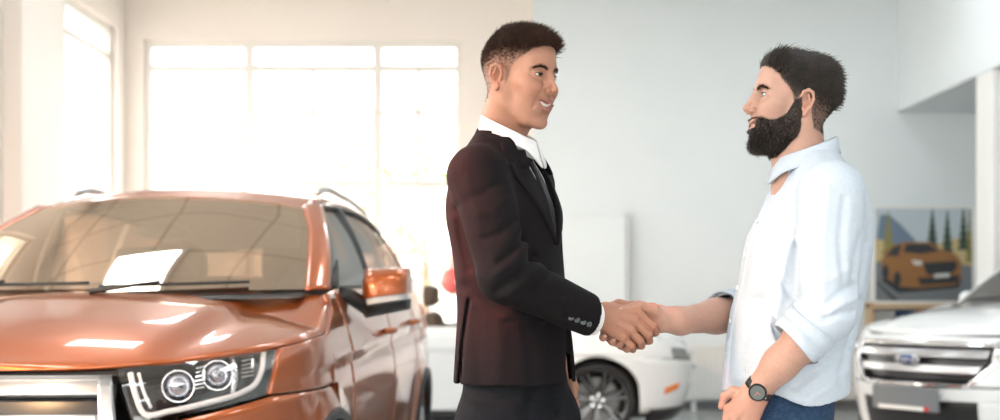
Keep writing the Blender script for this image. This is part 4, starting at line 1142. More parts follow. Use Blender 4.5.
class Vol:
    def __init__(s, lo, hi, res):
        s.res = res
        s.ax = [np.arange(l, h + res, res, dtype=np.float32) for l, h in zip(lo, hi)]
        s.D = np.full([len(a) for a in s.ax], .3, np.float32)
    def sub(s, lo, hi):
        sl = []
        for a, l, h in zip(s.ax, lo, hi):
            i0 = int(np.searchsorted(a, l)); i1 = int(np.searchsorted(a, h))
            if i1 <= i0: return None
            sl.append(slice(i0, i1))
        X = s.ax[0][sl[0]][:, None, None]; Y = s.ax[1][sl[1]][None, :, None]; Z = s.ax[2][sl[2]][None, None, :]
        return tuple(sl), X, Y, Z
    def put(s, sl, d, k, op):
        A = s.D[sl]
        if op == 'u': s.D[sl] = smin(A, d, k)
        elif op == 's': s.D[sl] = -smin(-A, d, k)          # carve d out
        elif op == 'i': s.D[sl] = -smin(-A, -d, k)
    def ell(s, c, r, k=.01, op='u', rot=None):
        c = np.asarray(c, float); r = np.asarray(r, float); m = float(max(r)) + k + .02
        q = s.sub(c - m, c + m)
        if q is None: return s
        sl, X, Y, Z = q
        x, y, z = X - c[0], Y - c[1], Z - c[2]
        if rot is not None:
            T = np.asarray(rot).T
            x, y, z = (T[0, 0] * x + T[0, 1] * y + T[0, 2] * z, T[1, 0] * x + T[1, 1] * y + T[1, 2] * z, T[2, 0] * x + T[2, 1] * y + T[2, 2] * z)
        k0 = np.sqrt((x / r[0])**2 + (y / r[1])**2 + (z / r[2])**2)
        k1 = np.sqrt((x / r[0]**2)**2 + (y / r[1]**2)**2 + (z / r[2]**2)**2) + 1e-9
        s.put(sl, (k0 * (k0 - 1) / k1).astype(np.float32), k, op)
        return s
    def cap(s, a, b, ra, rb=None, k=.01, op='u', flat=None):
        """tapered capsule; flat = (axis, factor) squashes the section along an axis"""
        rb = ra if rb is None else rb
        a = np.asarray(a, float); b = np.asarray(b, float); m = max(ra, rb) * 1.3 + k + .02
        q = s.sub(np.minimum(a, b) - m, np.maximum(a, b) + m)
        if q is None: return s
        sl, X, Y, Z = q
        d = b - a; L2 = float(d @ d) + 1e-12
        x, y, z = X - a[0], Y - a[1], Z - a[2]
        t = np.clip((x * d[0] + y * d[1] + z * d[2]) / L2, 0, 1)
        ex, ey, ez = x - t * d[0], y - t * d[1], z - t * d[2]
        d2 = ex * ex + ey * ey + ez * ez
        if flat is not None:
            n = np.asarray(flat[0], float); n /= np.linalg.norm(n)
            e = ex * n[0] + ey * n[1] + ez * n[2]
            d2 = d2 + e * e * (1 / flat[1]**2 - 1)
        s.put(sl, (np.sqrt(d2) - (ra + (rb - ra) * t)).astype(np.float32), k, op)
        return s
    def chain(s, pts, rr, k=.01, op='u', flat=None):
        for i in range(len(pts) - 1): s.cap(pts[i], pts[i + 1], rr[i], rr[i + 1], k, op, flat)
        return s
    def loft(s, secs, yaw=0.0, k=.02, ex=2.3, op='u'):
        """stacked oval sections (z, cx, cy, half depth along the facing direction, half width across)"""
        S = np.array(secs, float); S = S[np.argsort(S[:, 0])]
        f = [pchip(S[:, 0], S[:, i]) for i in range(1, 5)]
        m = .08
        R_ = S[:, 3:5].max() + m
        q = s.sub((S[:, 1].min() - R_, S[:, 2].min() - R_, S[0, 0] - m), (S[:, 1].max() + R_, S[:, 2].max() + R_, S[-1, 0] + m))
        sl, X, Y, Z = q
        zc = np.clip(Z, S[0, 0], S[-1, 0])
        cx, cy, b, a = [g(zc) for g in f]
        c, sn = math.cos(yaw), math.sin(yaw)
        x, y = X - cx, Y - cy
        fx, lt = x * c + y * sn, -x * sn + y * c
        rad = (np.abs(fx / b)**ex + np.abs(lt / a)**ex + 1e-12)**(1 / ex)
        rr = np.sqrt(fx * fx + lt * lt) + 1e-9
        d = rr * (1 - 1 / np.maximum(rad, 1e-6))
        dz = np.abs(Z - zc)
        d = np.where(dz > 0, np.sqrt(np.maximum(d, 0)**2 + dz**2) + np.minimum(d, 0) * 0, d)
        s.put(sl, d.astype(np.float32), k, op)
        return s
    def field(s, fn, lo=None, hi=None):
        """D = fn(D, X, Y, Z) inside a box"""
        lo = [a[0] - 1 for a in s.ax] if lo is None else lo; hi = [a[-1] + 1 for a in s.ax] if hi is None else hi
        q = s.sub(lo, hi)
        if q is None: return s
        sl, X, Y, Z = q
        s.D[sl] = fn(s.D[sl], X, Y, Z).astype(np.float32)
        return s
    def front(s, y, z, off=0.0):
        """point on the surface met when coming from +x at (y, z)"""
        j = int(round((y - s.ax[1][0]) / s.res)); k = int(round((z - s.ax[2][0]) / s.res))
        col = s.D[:, j, k]; i = int(np.where(col < 0)[0].max())
        t = col[i] / (col[i] - col[i + 1])
        return (float(s.ax[0][i] + t * s.res) + off, y, z)
    def copy(s):
        c = Vol.__new__(Vol); c.res = s.res; c.ax = s.ax; c.D = s.D.copy(); return c
    def mesh(s, smooth=1):
        D = s.D; nx, ny, nz = D.shape
        S = D < 0
        cnt = np.zeros((nx - 1, ny - 1, nz - 1), np.int8)
        for i in (0, 1):
            for j in (0, 1):
                for k in (0, 1): cnt += S[i:nx - 1 + i, j:ny - 1 + j, k:nz - 1 + k]
        act = (cnt > 0) & (cnt < 8)
        idx = np.argwhere(act)
        lut = np.full(act.shape, -1, np.int32); lut[act] = np.arange(len(idx))
        c = {}
        for i in (0, 1):
            for j in (0, 1):
                for k in (0, 1): c[i, j, k] = D[idx[:, 0] + i, idx[:, 1] + j, idx[:, 2] + k].astype(np.float64)
        P = np.zeros((len(idx), 3)); n = np.zeros(len(idx))
        keys = list(c)
        for a in keys:
            for ax_ in range(3):
                if a[ax_] == 1: continue
                b = list(a); b[ax_] = 1; b = tuple(b)
                da, db = c[a], c[b]; m = (da < 0) != (db < 0)
                t = np.where(m, da / np.where(m, da - db, 1), 0)
                for e in range(3):
                    P[:, e] += np.where(m, a[e] + (t if e == ax_ else 0), 0)
                n += m
        P /= n[:, None]
        V = np.stack([s.ax[e][0] + (idx[:, e] + P[:, e]) * s.res for e in range(3)], 1)
        F = []
        for ax_ in range(3):
            o = [e for e in range(3) if e != ax_]
            sl0 = [slice(None)] * 3; sl1 = [slice(None)] * 3
            sl0[ax_] = slice(0, -1); sl1[ax_] = slice(1, None)
            cr = S[tuple(sl0)] != S[tuple(sl1)]
            e = np.argwhere(cr)
            dims = np.array(act.shape)
            e = e[(e[:, o[0]] > 0) & (e[:, o[1]] > 0) & (e[:, o[0]] < dims[o[0]]) & (e[:, o[1]] < dims[o[1]]) & (e[:, ax_] < dims[ax_])]
            q = []
            for (p_, r_) in ((-1, -1), (0, -1), (0, 0), (-1, 0)):
                g = e.copy(); g[:, o[0]] += p_; g[:, o[1]] += r_
                q.append(lut[g[:, 0], g[:, 1], g[:, 2]])
            q = np.stack(q, 1)
            ins = S[e[:, 0], e[:, 1], e[:, 2]]
            flip = ins if ax_ != 1 else ~ins
            q = np.where(flip[:, None], q, q[:, ::-1])
            F.append(q[(q >= 0).all(1)])
        F = np.vstack(F)
        for _ in range(smooth): V = laplace(V, F, .5)
        return V, F

def laplace(V, F, w):
    acc = np.zeros_like(V); n = np.zeros(len(V))
    for i in range(4):
        a, b = F[:, i], F[:, (i + 1) % 4]
        for k in range(3):
            acc[:, k] += np.bincount(a, V[b, k], len(V)) + np.bincount(b, V[a, k], len(V))
        n += np.bincount(a, minlength=len(V)) + np.bincount(b, minlength=len(V))
    ok = n > 0
    V = V.copy(); V[ok] += w * (acc[ok] / n[ok, None] - V[ok])
    return V

def normals(V, F):
    fn = np.cross(V[F[:, 2]] - V[F[:, 0]], V[F[:, 3]] - V[F[:, 1]])
    N_ = np.zeros_like(V)
    for i in range(4):
        for k in range(3): N_[:, k] += np.bincount(F[:, i], fn[:, k], len(V))
    return N_ / (np.linalg.norm(N_, axis=1, keepdims=True) + 1e-12)

def join(parts):
    """[(V, F, colour)] -> one mesh"""
    V = []; F = []; Cc = []; b = 0
    for v, f, c in parts:
        V.append(v); F.append(f + b); b += len(v)
        Cc.append(np.broadcast_to(np.asarray(c, float), (len(v), 3)))
    return np.vstack(V), np.vstack(F), np.vstack(Cc)

def strands(P, Dr, Ln, bend, r0, seg=4, taper=.25):
    """tapered hairs: root, unit direction, length, bend vector"""
    n = len(P); t = np.linspace(0, 1, seg + 1)
    Dr = Dr / (np.linalg.norm(Dr, axis=1, keepdims=True) + 1e-12)
    C = P[:, None] + (Dr[:, None] * t[None, :, None] + bend[:, None] * (t**2)[None, :, None]) * Ln[:, None, None]
    up = np.cross(Dr, np.array([.31, .52, .79])); up /= np.linalg.norm(up, axis=1, keepdims=True) + 1e-12
    sd = np.cross(Dr, up)
    V = []
    for k in range(3):
        w = 2 * PI * k / 3
        o = (math.cos(w) * up + math.sin(w) * sd)[:, None] * (np.asarray(r0).reshape(-1, 1) * (1 - (1 - taper) * t)[None])[..., None]
        V.append(C + o)
    V = np.stack(V, 2).reshape(n, -1, 3)                     # per hair: (seg+1)*3
    m = (seg + 1) * 3
    f = []
    for j in range(seg):
        for k in range(3): f.append([j * 3 + k, j * 3 + (k + 1) % 3, (j + 1) * 3 + (k + 1) % 3, (j + 1) * 3 + k])
    f = np.array(f)
    F = (f[None] + (np.arange(n) * m)[:, None, None]).reshape(-1, 4)
    return V.reshape(-1, 3), F

def rotm(yaw=0, pitch=0, roll=0):
    """head frame: x forward, y to its left, z up; pitch > 0 lifts the chin"""
    cy, sy, cp, sp, cr, sr = math.cos(yaw), math.sin(yaw), math.cos(pitch), math.sin(pitch), math.cos(roll), math.sin(roll)
    A = np.array([[cy, -sy, 0], [sy, cy, 0], [0, 0, 1]])
    B = np.array([[cp, 0, -sp], [0, 1, 0], [sp, 0, cp]])
    C = np.array([[1, 0, 0], [0, cr, -sr], [0, sr, cr]])
    return A @ B @ C

def colmat(name, rough=.5, spec=.4, sub=0.0, bump=0.0, bscale=200, sheen=0):
    m = mat(name, (1, 1, 1), rough, spec=spec, sub=sub, sheen=sheen)
    N, L, b = nodes(m)
    a = N.new('ShaderNodeAttribute'); a.attribute_name = 'col'
    L.new(a.outputs['Color'], b.inputs['Base Color'])
    if bump:
        tc = N.new('ShaderNodeTexCoord'); nz = N.new('ShaderNodeTexNoise'); nz.inputs['Scale'].default_value = bscale
        bp = N.new('ShaderNodeBump'); bp.inputs['Strength'].default_value = bump; bp.inputs['Distance'].default_value = .002
        L.new(tc.outputs['Object'], nz.inputs['Vector']); L.new(nz.outputs['Fac'], bp.inputs['Height']); L.new(bp.outputs[0], b.inputs['Normal'])
    return m
M['skin'] = colmat('skin', .48, .35, .12, .15, 350)
M['eyewhite'] = mat('eye_white', (.80, .78, .76), .15, coat=.5)
M['iris'] = mat('iris_brown', (.10, .055, .03), .2, coat=1)
M['pupil'] = mat('pupil', (.005, .005, .005), .1, coat=1)
M['teeth'] = mat('teeth', (.86, .83, .78), .2, coat=.4)

def gss(x, c, w): return np.exp(-((x - c) / w)**2)

def make_head(smile=1.0, beard=False, res=.0018, neck_to=(-.055, 0, -.19), squint=.0052):
    """a man's head and neck in the head frame; origin between the ear holes"""
    v = Vol((-.15, -.125, -.23), (.15, .125, .17), res)
    # cranium and forehead
    v.ell((-.010, 0, .060), (.094, .074, .078), .0)
    v.ell((.032, 0, .066), (.064, .063, .062), .03)
    v.ell((-.045, 0, .035), (.058, .062, .06), .03)
    # face mass, cheeks, jaw
    v.ell((.048, 0, -.005), (.050, .058, .070), .03)
    v.ell((.040, 0, -.055), (.052, .050, .045), .03)
    for s in (-1, 1):
        v.cap((.086, s * .012, .046), (.070, s * .046, .046), .013, .011, .018)          # brow ridge
        v.ell((.060, s * .049, .002), (.026, .020, .017), .022)                             # cheekbone
        v.ell((.074, s * .034, -.022), (.020, .021, .022), .022)                            # cheek
        v.cap((.000, s * .048, -.052), (.064, s * .028, -.088), .017, .017, .022)          # jaw line
        v.cap((.000, s * .053, -.005), (.002, s * .049, -.052), .018, .017, .025)
        v.cap((-.022, s * .052, -.01), (-.030, s * .042, -.09), .020, .022, .03)              # behind the jaw
    v.ell((.086, 0, -.092), (.019, .025, .017), .018)                                        # chin
    v.ell((.060, 0, -.045), (.040, .044, .042), .02)
    v.ell((.076, 0, -.046), (.025, .036, .032), .018)                                        # mouth mound
    # neck
    v.chain([(-.022, 0, -.02), (-.030, 0, -.09), neck_to], [.056, .054, .060], .03)
    v.cap((.012, 0, -.095), (neck_to[0] + .042, 0, neck_to[2]), .030, .034, .03)
    for s in (-1, 1): v.cap((-.02, s * .050, -.05), (neck_to[0] + .05, s * .022, neck_to[2] + .01), .014, .013, .02)
    v.ell((.020, 0, -.133), (.014, .010, .014), .012)                                         # throat
    # eye sockets
    for s in (-1, 1):
        v.ell((.101, s * .034, .026), (.020, .023, .015), .016, 's')
        v.ell((.103, s * .014, .024), (.010, .008, .013), .012, 's')
    # nose
    v.chain([(.090, 0, .046), (.1050, 0, .022), (.1215, 0, -.004)], [.0080, .0064, .0076], .012)
    v.chain([(.086, 0, .040), (.098, 0, .010), (.1015, 0, -.012)], [.0085, .0105, .0105], .008)
    v.ell((.1225, 0, -.0080), (.0090, .0085, .0078), .006)
    for s in (-1, 1):
        v.ell((.1070, s * .0125, -.0125), (.0125, .0066, .0080), .005)
        v.ell((.1135, s * .0062, -.0215), (.0055, .0032, .0040), .002, 's')
    v.cap((.104, 0, -.017), (.117, 0, -.017), .0055, .005, .005)
    # lids
    for s in (-1, 1):
        v.ell((.0785, s * .0320, .0255), (.0156, .0180, .0152), .006)
        v.cap((.0845, s * .019, .0335), (.0800, s * .046, .0335), .0042, .0036, .005)
        v.ell((.0930, s * .0325, .0252), (.0150, .0162, squint), .0015, 's')
        v.cap((.0900, s * .021, .0165), (.0815, s * .045, .0175), .0034, .003, .006)         # lower lid fold
    # mouth
    mz = -.0465; up = .010 * smile
    cn = .0265 + .0060 * smile + .012 * max(0, smile - .9)
    B = v.copy()
    top = [B.front(y, z, o) for y, z, o in ((0, mz + .0072, -.0004), (.012, mz + .0080 + .2 * up, -.0006), (cn * .72, mz + .0050 + .7 * up, -.0012), (cn, mz + up, -.0022))]
    low = [B.front(y, z, o) for y, z, o in ((0, mz - .0095 - .002 * smile, -.0010), (.013, mz - .0080 - .0012 * smile, -.0012), (cn * .75, mz - .0030 + .5 * up, -.0016), (cn, mz + up, -.0024))]
    sl = [B.front(y, z, o) for y, z, o in ((0, mz - .0012 - .001 * smile, .0035), (.013, mz - .0002, .0032), (cn * .75, mz + .0012 + .55 * up, .0026), (cn * .98, mz + up, .0022))]
    for s in (-1, 1):
        m_ = lambda L_: [(p[0], s * p[1], p[2]) for p in L_]
        v.chain(m_(top), [.0042, .0044, .0038, .0022], .005)
        v.chain(m_(low), [.0056, .0052, .0040, .0022], .005)
        if smile > .4: v.chain([(p[0] - .0035, p[1], p[2] - .0006) for p in m_(sl)], [.0056 * smile, .0054 * smile, .0042, .0020], .0012, 's')
        else: v.chain(m_(sl), [.0020, .0020, .0020, .0018], .0018, 's')
        if smile > .2:
            fold = [B.front(y, z, .0012) for y, z in ((.0195, -.006), (.0275, -.016), (.0350, -.028), (.0400, -.042), (.0410, -.056))]
            v.chain(m_(fold), [.0012, .0018, .0018, .0014, .0006], .010, 's')
            v.ell((.0800, s * .0410, -.008), (.018, .016, .014), .016)
            for dz, dy in ((.034, .0), (.0255, .001)):
                L_ = [B.front(.0480 + dy, dz, .0005), B.front(.0560, dz + (.002 if dz > .03 else -.004), .0004)]
                v.chain(m_(L_), [.0012, .0008], .003, 's')
    p = B.front(0, mz - .023, .002); v.ell(p, (.005, .016, .0040), .010, 's')
    v.cap(B.front(0, -.028, .001), B.front(0, -.036, .001), .0020, .0022, .004, 's')                        # philtrum
    # ears
    for s in (-1, 1):
        e = lambda x, z, o=0.0: (x - .006, s * (.0745 + o), z + .006)
        v.ell(e(-.008, .0, -.004), (.016, .006, .026), .006, rot=rotm(s * -.32, 0, 0))
        out = [e(.006, .000, .004), e(.008, .014, .005), e(.003, .027, .009), e(-.008, .032, .013), e(-.019, .026, .016), e(-.022, .010, .016), e(-.017, -.008, .013), e(-.009, -.019, .009)]
        v.chain(out, [.0035, .0038, .0040, .0040, .0040, .0040, .0038, .004], .003)
        v.chain([e(-.010, .022, .010), e(-.013, .008, .011), e(-.009, -.008, .010), e(.001, -.011, .009)], [.003, .0032, .0032, .003], .003)
        v.ell(e(-.003, -.024, .008), (.0085, .0048, .0095), .005)
        v.ell(e(.0065, -.002, .005), (.0042, .0045, .0065), .003)
        v.ell(e(-.003, .001, .010), (.0085, .009, .0105), .004, 's')
        v.chain([e(-.003, .023, .014), e(-.0155, .017, .017), e(-.0165, .000, .016)], [.0028, .0026, .002], .002, 's')
    tth = [B.front(a * .030, mz + up * a * a * .9, -.0055) for a in np.linspace(-.78, .78, 13)]
    V, F = v.mesh(1)
    return V, F, tth

def head_colours(V, N_, skin, lip, stub, stub_amt, seed=1):
    """skin, lips and flush, plus cropped-hair tint given by stub_amt(V) in 0..1"""
    rg = np.random.default_rng(seed)
    x, y, z = V.T
    C = np.tile(np.asarray(skin, float), (len(V), 1))
    red = np.array([1.06, .88, .84])
    fl = np.clip(.55 * gss(x, .085, .03) * gss(np.abs(y), .040, .02) * gss(z, -.012, .02) + .6 * gss(x, .122, .014) * gss(y, 0, .014) * gss(z, -.008, .014)
                 + .95 * gss(np.abs(y), .083, .012) * gss(x, -.012, .022) * gss(z, .004, .04), 0, 1)[:, None]
    C = C * (1 - fl) + C * red * fl
    mz = -.0465
    lp = (np.exp(-((np.abs(y) / .031)**4)) * (np.exp(-((z - (mz + .006 + .10 * np.abs(y) * 1)) / .0052)**2) + np.exp(-((z - (mz - .010 + .25 * np.abs(y))) / .0062)**2)) * (x > .078)).clip(0, 1)[:, None]
    C = C * (1 - .8 * lp) + np.asarray(lip) * .8 * lp
    C = C * (1 + .03 * rg.normal(size=(len(V), 1)))
    a = np.clip(stub_amt(V), 0, 1)[:, None]
    a = a * (1 + .12 * rg.normal(size=(len(V), 1)))
    a = np.clip(a, 0, 1)
    return np.clip(C * (1 - a) + np.asarray(stub) * a, 0, 1)

def eyes_teeth(parent, Rm, o, smile, tth, look=(1, 0, 0)):
    T = lambda p: Rm @ np.asarray(p, float) + o
    for s in (-1, 1):
        c = np.array([.0790, s * .0320, .0255])
        d = np.asarray(look, float); d = d / np.linalg.norm(d)
        def ball(r, a0, a1, n=20, m=8):
            u = np.cross(d, [0, 0, 1]); u /= np.linalg.norm(u); w = np.cross(u, d)
            V = []; F = []
            for i in range(m + 1):
                a = a0 + (a1 - a0) * i / m
                for k in range(n):
                    b = 2 * PI * k / n
                    V.append(T(c + r * (math.cos(a) * d + max(1e-3, math.sin(a)) * (math.cos(b) * u + math.sin(b) * w))))
            for i in range(m):
                for k in range(n): F.append((i * n + k, i * n + (k + 1) % n, (i + 1) * n + (k + 1) % n, (i + 1) * n + k))
            return V, F
        e = mk('eye', *ball(.0136, .50, PI, m=14), M['eyewhite'], parent)
        mk('iris', *ball(.0138, .20, .54, m=3), M['iris'], e)
        mk('pupil', *ball(.0139, 0, .22, m=2), M['pupil'], e)
    if smile > .4:
        V = [T((p[0], p[1], p[2] + h)) for p in tth for h in (.0062, -.0050)]
        F = [(2 * i, 2 * i + 1, 2 * i + 3, 2 * i + 2) for i in range(len(tth) - 1)]
        mk('teeth', V, F, M['teeth'], parent, solid=.004)

def brows(parent, Rm, o, m, seed, thick=1.0, z0=.0425):
    rg = np.random.default_rng(seed)
    for s in (-1, 1):
        n = 170
        t = rg.random(n)
        x = np.interp(t, [0, .5, 1], [.1015, .0965, .0810]); y = s * np.interp(t, [0, 1], [.012, .050])
        z = z0 + np.interp(t, [0, .6, 1], [0, .0065, .001]) + rg.normal(size=n) * .0016 * thick * (1 - .5 * t)
        P = np.stack([x, y, z], 1)
        Dr = np.stack([-.25 + 0 * t, s * (.8 + 0 * t), .55 - 1.0 * t], 1) + rg.normal(size=(n, 3)) * .15 + np.array([.25, 0, 0])
        V, F = strands(P @ Rm.T + o, Dr @ Rm.T, np.full(n, .008), np.zeros((n, 3)), np.full(n, .0007 * thick), 2)
        mk('eyebrow', V, F, m, parent)

def lashes(parent, Rm, o, m, squint):
    for s in (-1, 1):
        for up, r_ in ((1, .0011), (-1, .0006)):
            pts = []
            for t in np.linspace(-.97, .97, 13):
                y = .0325 + .0160 * t; z = .0252 + up * (squint + .0004) * math.sqrt(1 - t * t)
                x = .0785 + .0156 * math.sqrt(max(.03, 1 - ((y - .032) / .018)**2 - ((z - .0255) / .0152)**2)) + .0006
                pts.append(Rm @ np.array([x, s * y, z]) + o)
            mb = MB().tube(pts, r_, 5)
            mk('eyelashes' if up > 0 else 'lower_eyelashes', mb.v, mb.f, m, parent)
# ================================================================== THE TWO MEN
def w(px_, py_, Y): return np.array(px(px_, py_, Y))
S_HAIR = []

class Person:
    def __init__(s, name, loc, label):
        s.loc = np.asarray(loc, float); s.name = name; s.label = label; s.parts = []; s.pending = []
    def add(s, V, F, col): s.parts.append((V - s.loc, F, col))
    def finish(s):
        V, F, C = join(s.parts)
        s.o = mk('person', V, F, M['skin'], colors=C)
        s.o.location = s.loc
        tag(s.o, s.label, 'person')
        return s.o
    def kid(s, name, V, F, m, parent=None, **k):
        return mk(name, np.asarray(V) - s.loc, F, m, parent or s.o, **k)

def polyline_d(X, Z, pts):
    d = None
    for (ax, az), (bx, bz) in zip(pts[:-1], pts[1:]):
        dx, dz = bx - ax, bz - az; L2 = dx * dx + dz * dz + 1e-12
        t = np.clip(((X - ax) * dx + (Z - az) * dz) / L2, 0, 1)
        e = (X - ax - t * dx)**2 + (Z - az - t * dz)**2
        # fade towards both ends of the fold
        d = e if d is None else np.minimum(d, e)
    return np.sqrt(d)

def fold(v, pts, Y, amp, wd, ymax=None, ymin=None):
    """cloth fold along a line of picture points at depth Y: amp > 0 presses in, < 0 raises"""
    q = [(w(a, b, Y)[0], w(a, b, Y)[2]) for a, b in pts]
    m = wd * 3.2
    lo = (min(p[0] for p in q) - m, -9 if ymin is None else ymin, min(p[1] for p in q) - m); hi = (max(p[0] for p in q) + m, 9 if ymax is None else ymax, max(p[1] for p in q) + m)
    def fn(D, X, Yy, Z):
        d = polyline_d(X, Z, q)
        g = np.exp(-(d / wd)**2) * amp
        return D + g * np.exp(-(D / .03)**2)
    v.field(fn, lo, hi)

def plane_cut(v, p, n, hollow=None, k=0.0):
    """keep the side the normal points away from"""
    n = np.asarray(n, float); n = n / np.linalg.norm(n)
    def fn(D, X, Y, Z): return np.maximum(D, (X - p[0]) * n[0] + (Y - p[1]) * n[1] + (Z - p[2]) * n[2])
    v.field(fn)

def surface_sample(V, F, mask, n, rg):
    P0, P1, P2 = V[F[:, 0]], V[F[:, 1]], V[F[:, 2]]
    P3 = V[F[:, 3]]
    A = np.linalg.norm(np.cross(P2 - P0, P3 - P1), axis=1) * mask[F].mean(1)
    i = rg.choice(len(F), n, p=A / A.sum())
    a, b = rg.random((2, n, 1))
    return (P0[i] * (1 - a) + P1[i] * a) * (1 - b) + (P3[i] * (1 - a) + P2[i] * a) * b, i

def sst(e0, e1, x):
    t = np.clip((x - e0) / (e1 - e0), 0, 1); return t * t * (3 - 2 * t)

HL_X = [-.115, -.070, -.040, -.026, -.016, .006, .012, .020, .034, .052, .070, .088, .12]
HL_Z = [-.052, -.056, -.046, .000, .040, .030, -.012, .030, .050, .066, .086, .100, .13]
def scalp(V, soft=.008):
    x, y, z = V.T
    zl = np.interp(x, HL_X, HL_Z)
    m = sst(-soft, soft, z - zl)
    ear = (np.abs(y) > .0765) & (z < .05) & (x > -.035)
    return np.where(ear, 0, m)

def band_ring(cen, fwd, lat, pts):
    """collar-like band: pts = (angle deg from front, radius fwd, radius lat, z) lists for successive edges"""
    pass

# ------------------------------------------------------------------ man in the dark suit
SKIN1 = (.40, .20, .132); LIP1 = (.40, .15, .13); HAIR1 = (.040, .020, .014)
P1 = Person('person', (.03, 3.38, 0), 'smiling man in a dark suit and tie shaking hands, standing beside the orange car')
def suit_man():
    rg = np.random.default_rng(5)
    Rm = rotm(R(-36), R(-9), 0) @ np.diag([.885, .93, .95]); o = np.array([.044, 3.35, 1.752])
    Vh, Fh, tth = make_head(1.25, neck_to=(-.052, 0, -.21), squint=.0040)
    Nh = normals(Vh, Fh)
    def stub(V):
        x, y, z = V.T
        top = scalp(V) * (.35 + .65 * sst(.055, .105, z + .25 * np.clip(-x - .03, 0, .1)))
        bd = .10 * sst(-.02, -.035, z) * sst(.0, .02, x) * (z > -.11)
        return np.maximum(top, bd)
    C = head_colours(Vh, Nh, SKIN1, LIP1, HAIR1, stub)
    P1.add(Vh @ Rm.T + o, Fh, C)

    # ---- hands: his right hand in the handshake
    v = Vol((.20, 3.22, 1.03), (.42, 3.46, 1.29), .0016)
    Y0 = 3.325
    q = lambda a, b, d=0.0: w(a, b, Y0) + np.array([0, d, 0])
    v.cap(q(586, 315), q(604, 316, -.004), .031, .0275, .01, flat=((0, 1, 0), .78))
    kn = [(637, 312, -.016), (634, 321, -.020), (629, 330, -.018), (622.5, 337, -.012)]
    wr = [(606, 309, -.004), (605, 314, -.008), (604, 319, -.007), (602, 324, -.002)]
    for a, b in zip(wr, kn): v.cap(q(*a), q(*b), .0165, .0122, .014)
    v.ell(q(618, 321, .002), (.030, .018, .026), .012); v.ell(q(636, 336, .012), (.022, .010, .018), .006)
    pip = [(652, 326, -.010), (647.5, 334, -.016), (639.5, 340.5, -.014), (631.5, 345.5, -.008)]
    dip = [(656, 333, .014), (650, 341, .010), (642, 346, .010), (633.5, 350, .012)]
    tip = [(648, 336, .034), (642, 343, .032), (634, 347, .030), (625, 349, .030)]
    rr = [(.0118, .0102, .0088, .0078), (.0120, .0104, .0090, .0078), (.0114, .0098, .0086, .0076), (.0104, .0088, .0076, .0068)]
    for k in range(4):
        v.cap(q(*kn[k]), q(*pip[k]), rr[k][0], rr[k][1], .004)
        v.cap(q(*pip[k]), q(*dip[k]), rr[k][1], rr[k][2], .004)
        v.cap(q(*dip[k]), q(*tip[k]), rr[k][2], rr[k][3], .003)
        v.ell(q(kn[k][0] - .5, kn[k][1], kn[k][2] - .002), (.0118, .0108, .0112), .006)
    for k in range(3):                                                       # grooves between the fingers
        a = [(kn[k][i] + kn[k + 1][i]) / 2 for i in range(3)]; b = [(pip[k][i] + pip[k + 1][i]) / 2 for i in range(3)]
        v.cap(q(a[0] + 3, a[1] + 1.5, a[2] - .009), q(b[0], b[1], b[2] - .010), .0012, .0026, .004, 's')
    # thumb, over the other man's index side
    v.chain([q(606, 310, .010), q(620, 305, .024), q(635, 306, .030), q(646, 311, .030)], [.016, .0128, .0105, .0085], .008)
    for k in range(3):                                                       # tendons
        a, b = q(*wr[k]), q(*kn[k])
        v.cap(a * .45 + b * .55 + np.array([0, -.0125, 0]), b + np.array([0, -.009, 0]), .0022, .0030, .006)
    V, F = v.mesh(1)
    Cc = np.tile(np.array(SKIN1) * np.array([.98, .94, .93]), (len(V), 1))
    for k in range(4):
        for pt in (kn[k], pip[k]):
            g = np.exp(-((V - q(*pt))**2).sum(1) / .010**2)[:, None]
            Cc = Cc * (1 - .5 * g) + Cc * np.array([1.02, .80, .76]) * .5 * g
    P1.add(V, F, Cc)
    # ---- left hand hanging by the far thigh
    v = Vol((.08, 3.44, .86), (.30, 3.68, 1.16), .003)
    Y0 = 3.55
    q = lambda a, b, d=0.0: w(a, b, Y0) + np.array([0, d, 0])
    v.cap(q(558, 352), q(562, 372), .028, .026, .01)
    v.cap(q(562, 372), q(566, 392, -.004), .034, .032, .012, flat=((.4, 1, 0), .5))
    for k in range(4):
        dx, dd = (6.5, 3.0, -.5, -4)[k], (-.012, -.004, .004, .012)[k]
        v.chain([q(566 + dx * .7, 392, dd), q(569 + dx, 404 - k % 3, dd - .004), q(569 + dx, 413 - k, dd - .014)], [.0105, .0095, .0078], .004)
    v.chain([q(569, 376, -.016), q(573.5, 386, -.030), q(574, 396, -.036)], [.014, .0108, .0085], .008)
    V, F = v.mesh(1); P1.add(V, F, np.array(SKIN1) * .96)
    # ---- hidden core under the clothes, ankles
    v = Vol((-.25, 3.1, .02), (.30, 3.72, 1.62), .009)
    v.loft([(.95, .05, 3.38, .11, .15), (1.15, .035, 3.37, .10, .14), (1.4, .02, 3.36, .105, .16), (1.50, .005, 3.36, .06, .10), (1.60, .01, 3.355, .045, .05)], R(-20), .02)
    for (hx, hy, kx, ky, fx_, fy) in ((0, 3.29, .02, 3.28, -.01, 3.27), (.09, 3.46, .13, 3.46, .12, 3.48)):
        v.chain([(hx, hy, .95), (kx, ky, .52), (fx_, fy, .07)], [.075, .05, .036], .02)
    v.chain([(-.05, 3.19, 1.52), (.014, 3.13, 1.288), (.205, 3.27, 1.195)], [.045, .036, .026], .02)
    v.chain([(.07, 3.53, 1.52), (.10, 3.62, 1.29), (.148, 3.55, 1.10)], [.045, .036, .026], .02)
    V, F = v.mesh(1); P1.add(V, F, SKIN1)
    P1.finish()
    eyes_teeth(P1.o, Rm, o - P1.loc, 1.25, tth, (1, .0, .04))
    hm1 = noisy(mat('dark_brown_hair', (.045, .022, .015), .5, spec=.35), (.075, .038, .025), 60)
    brows(P1.o, Rm, o - P1.loc, hm1, 3, 1.15, .0405)
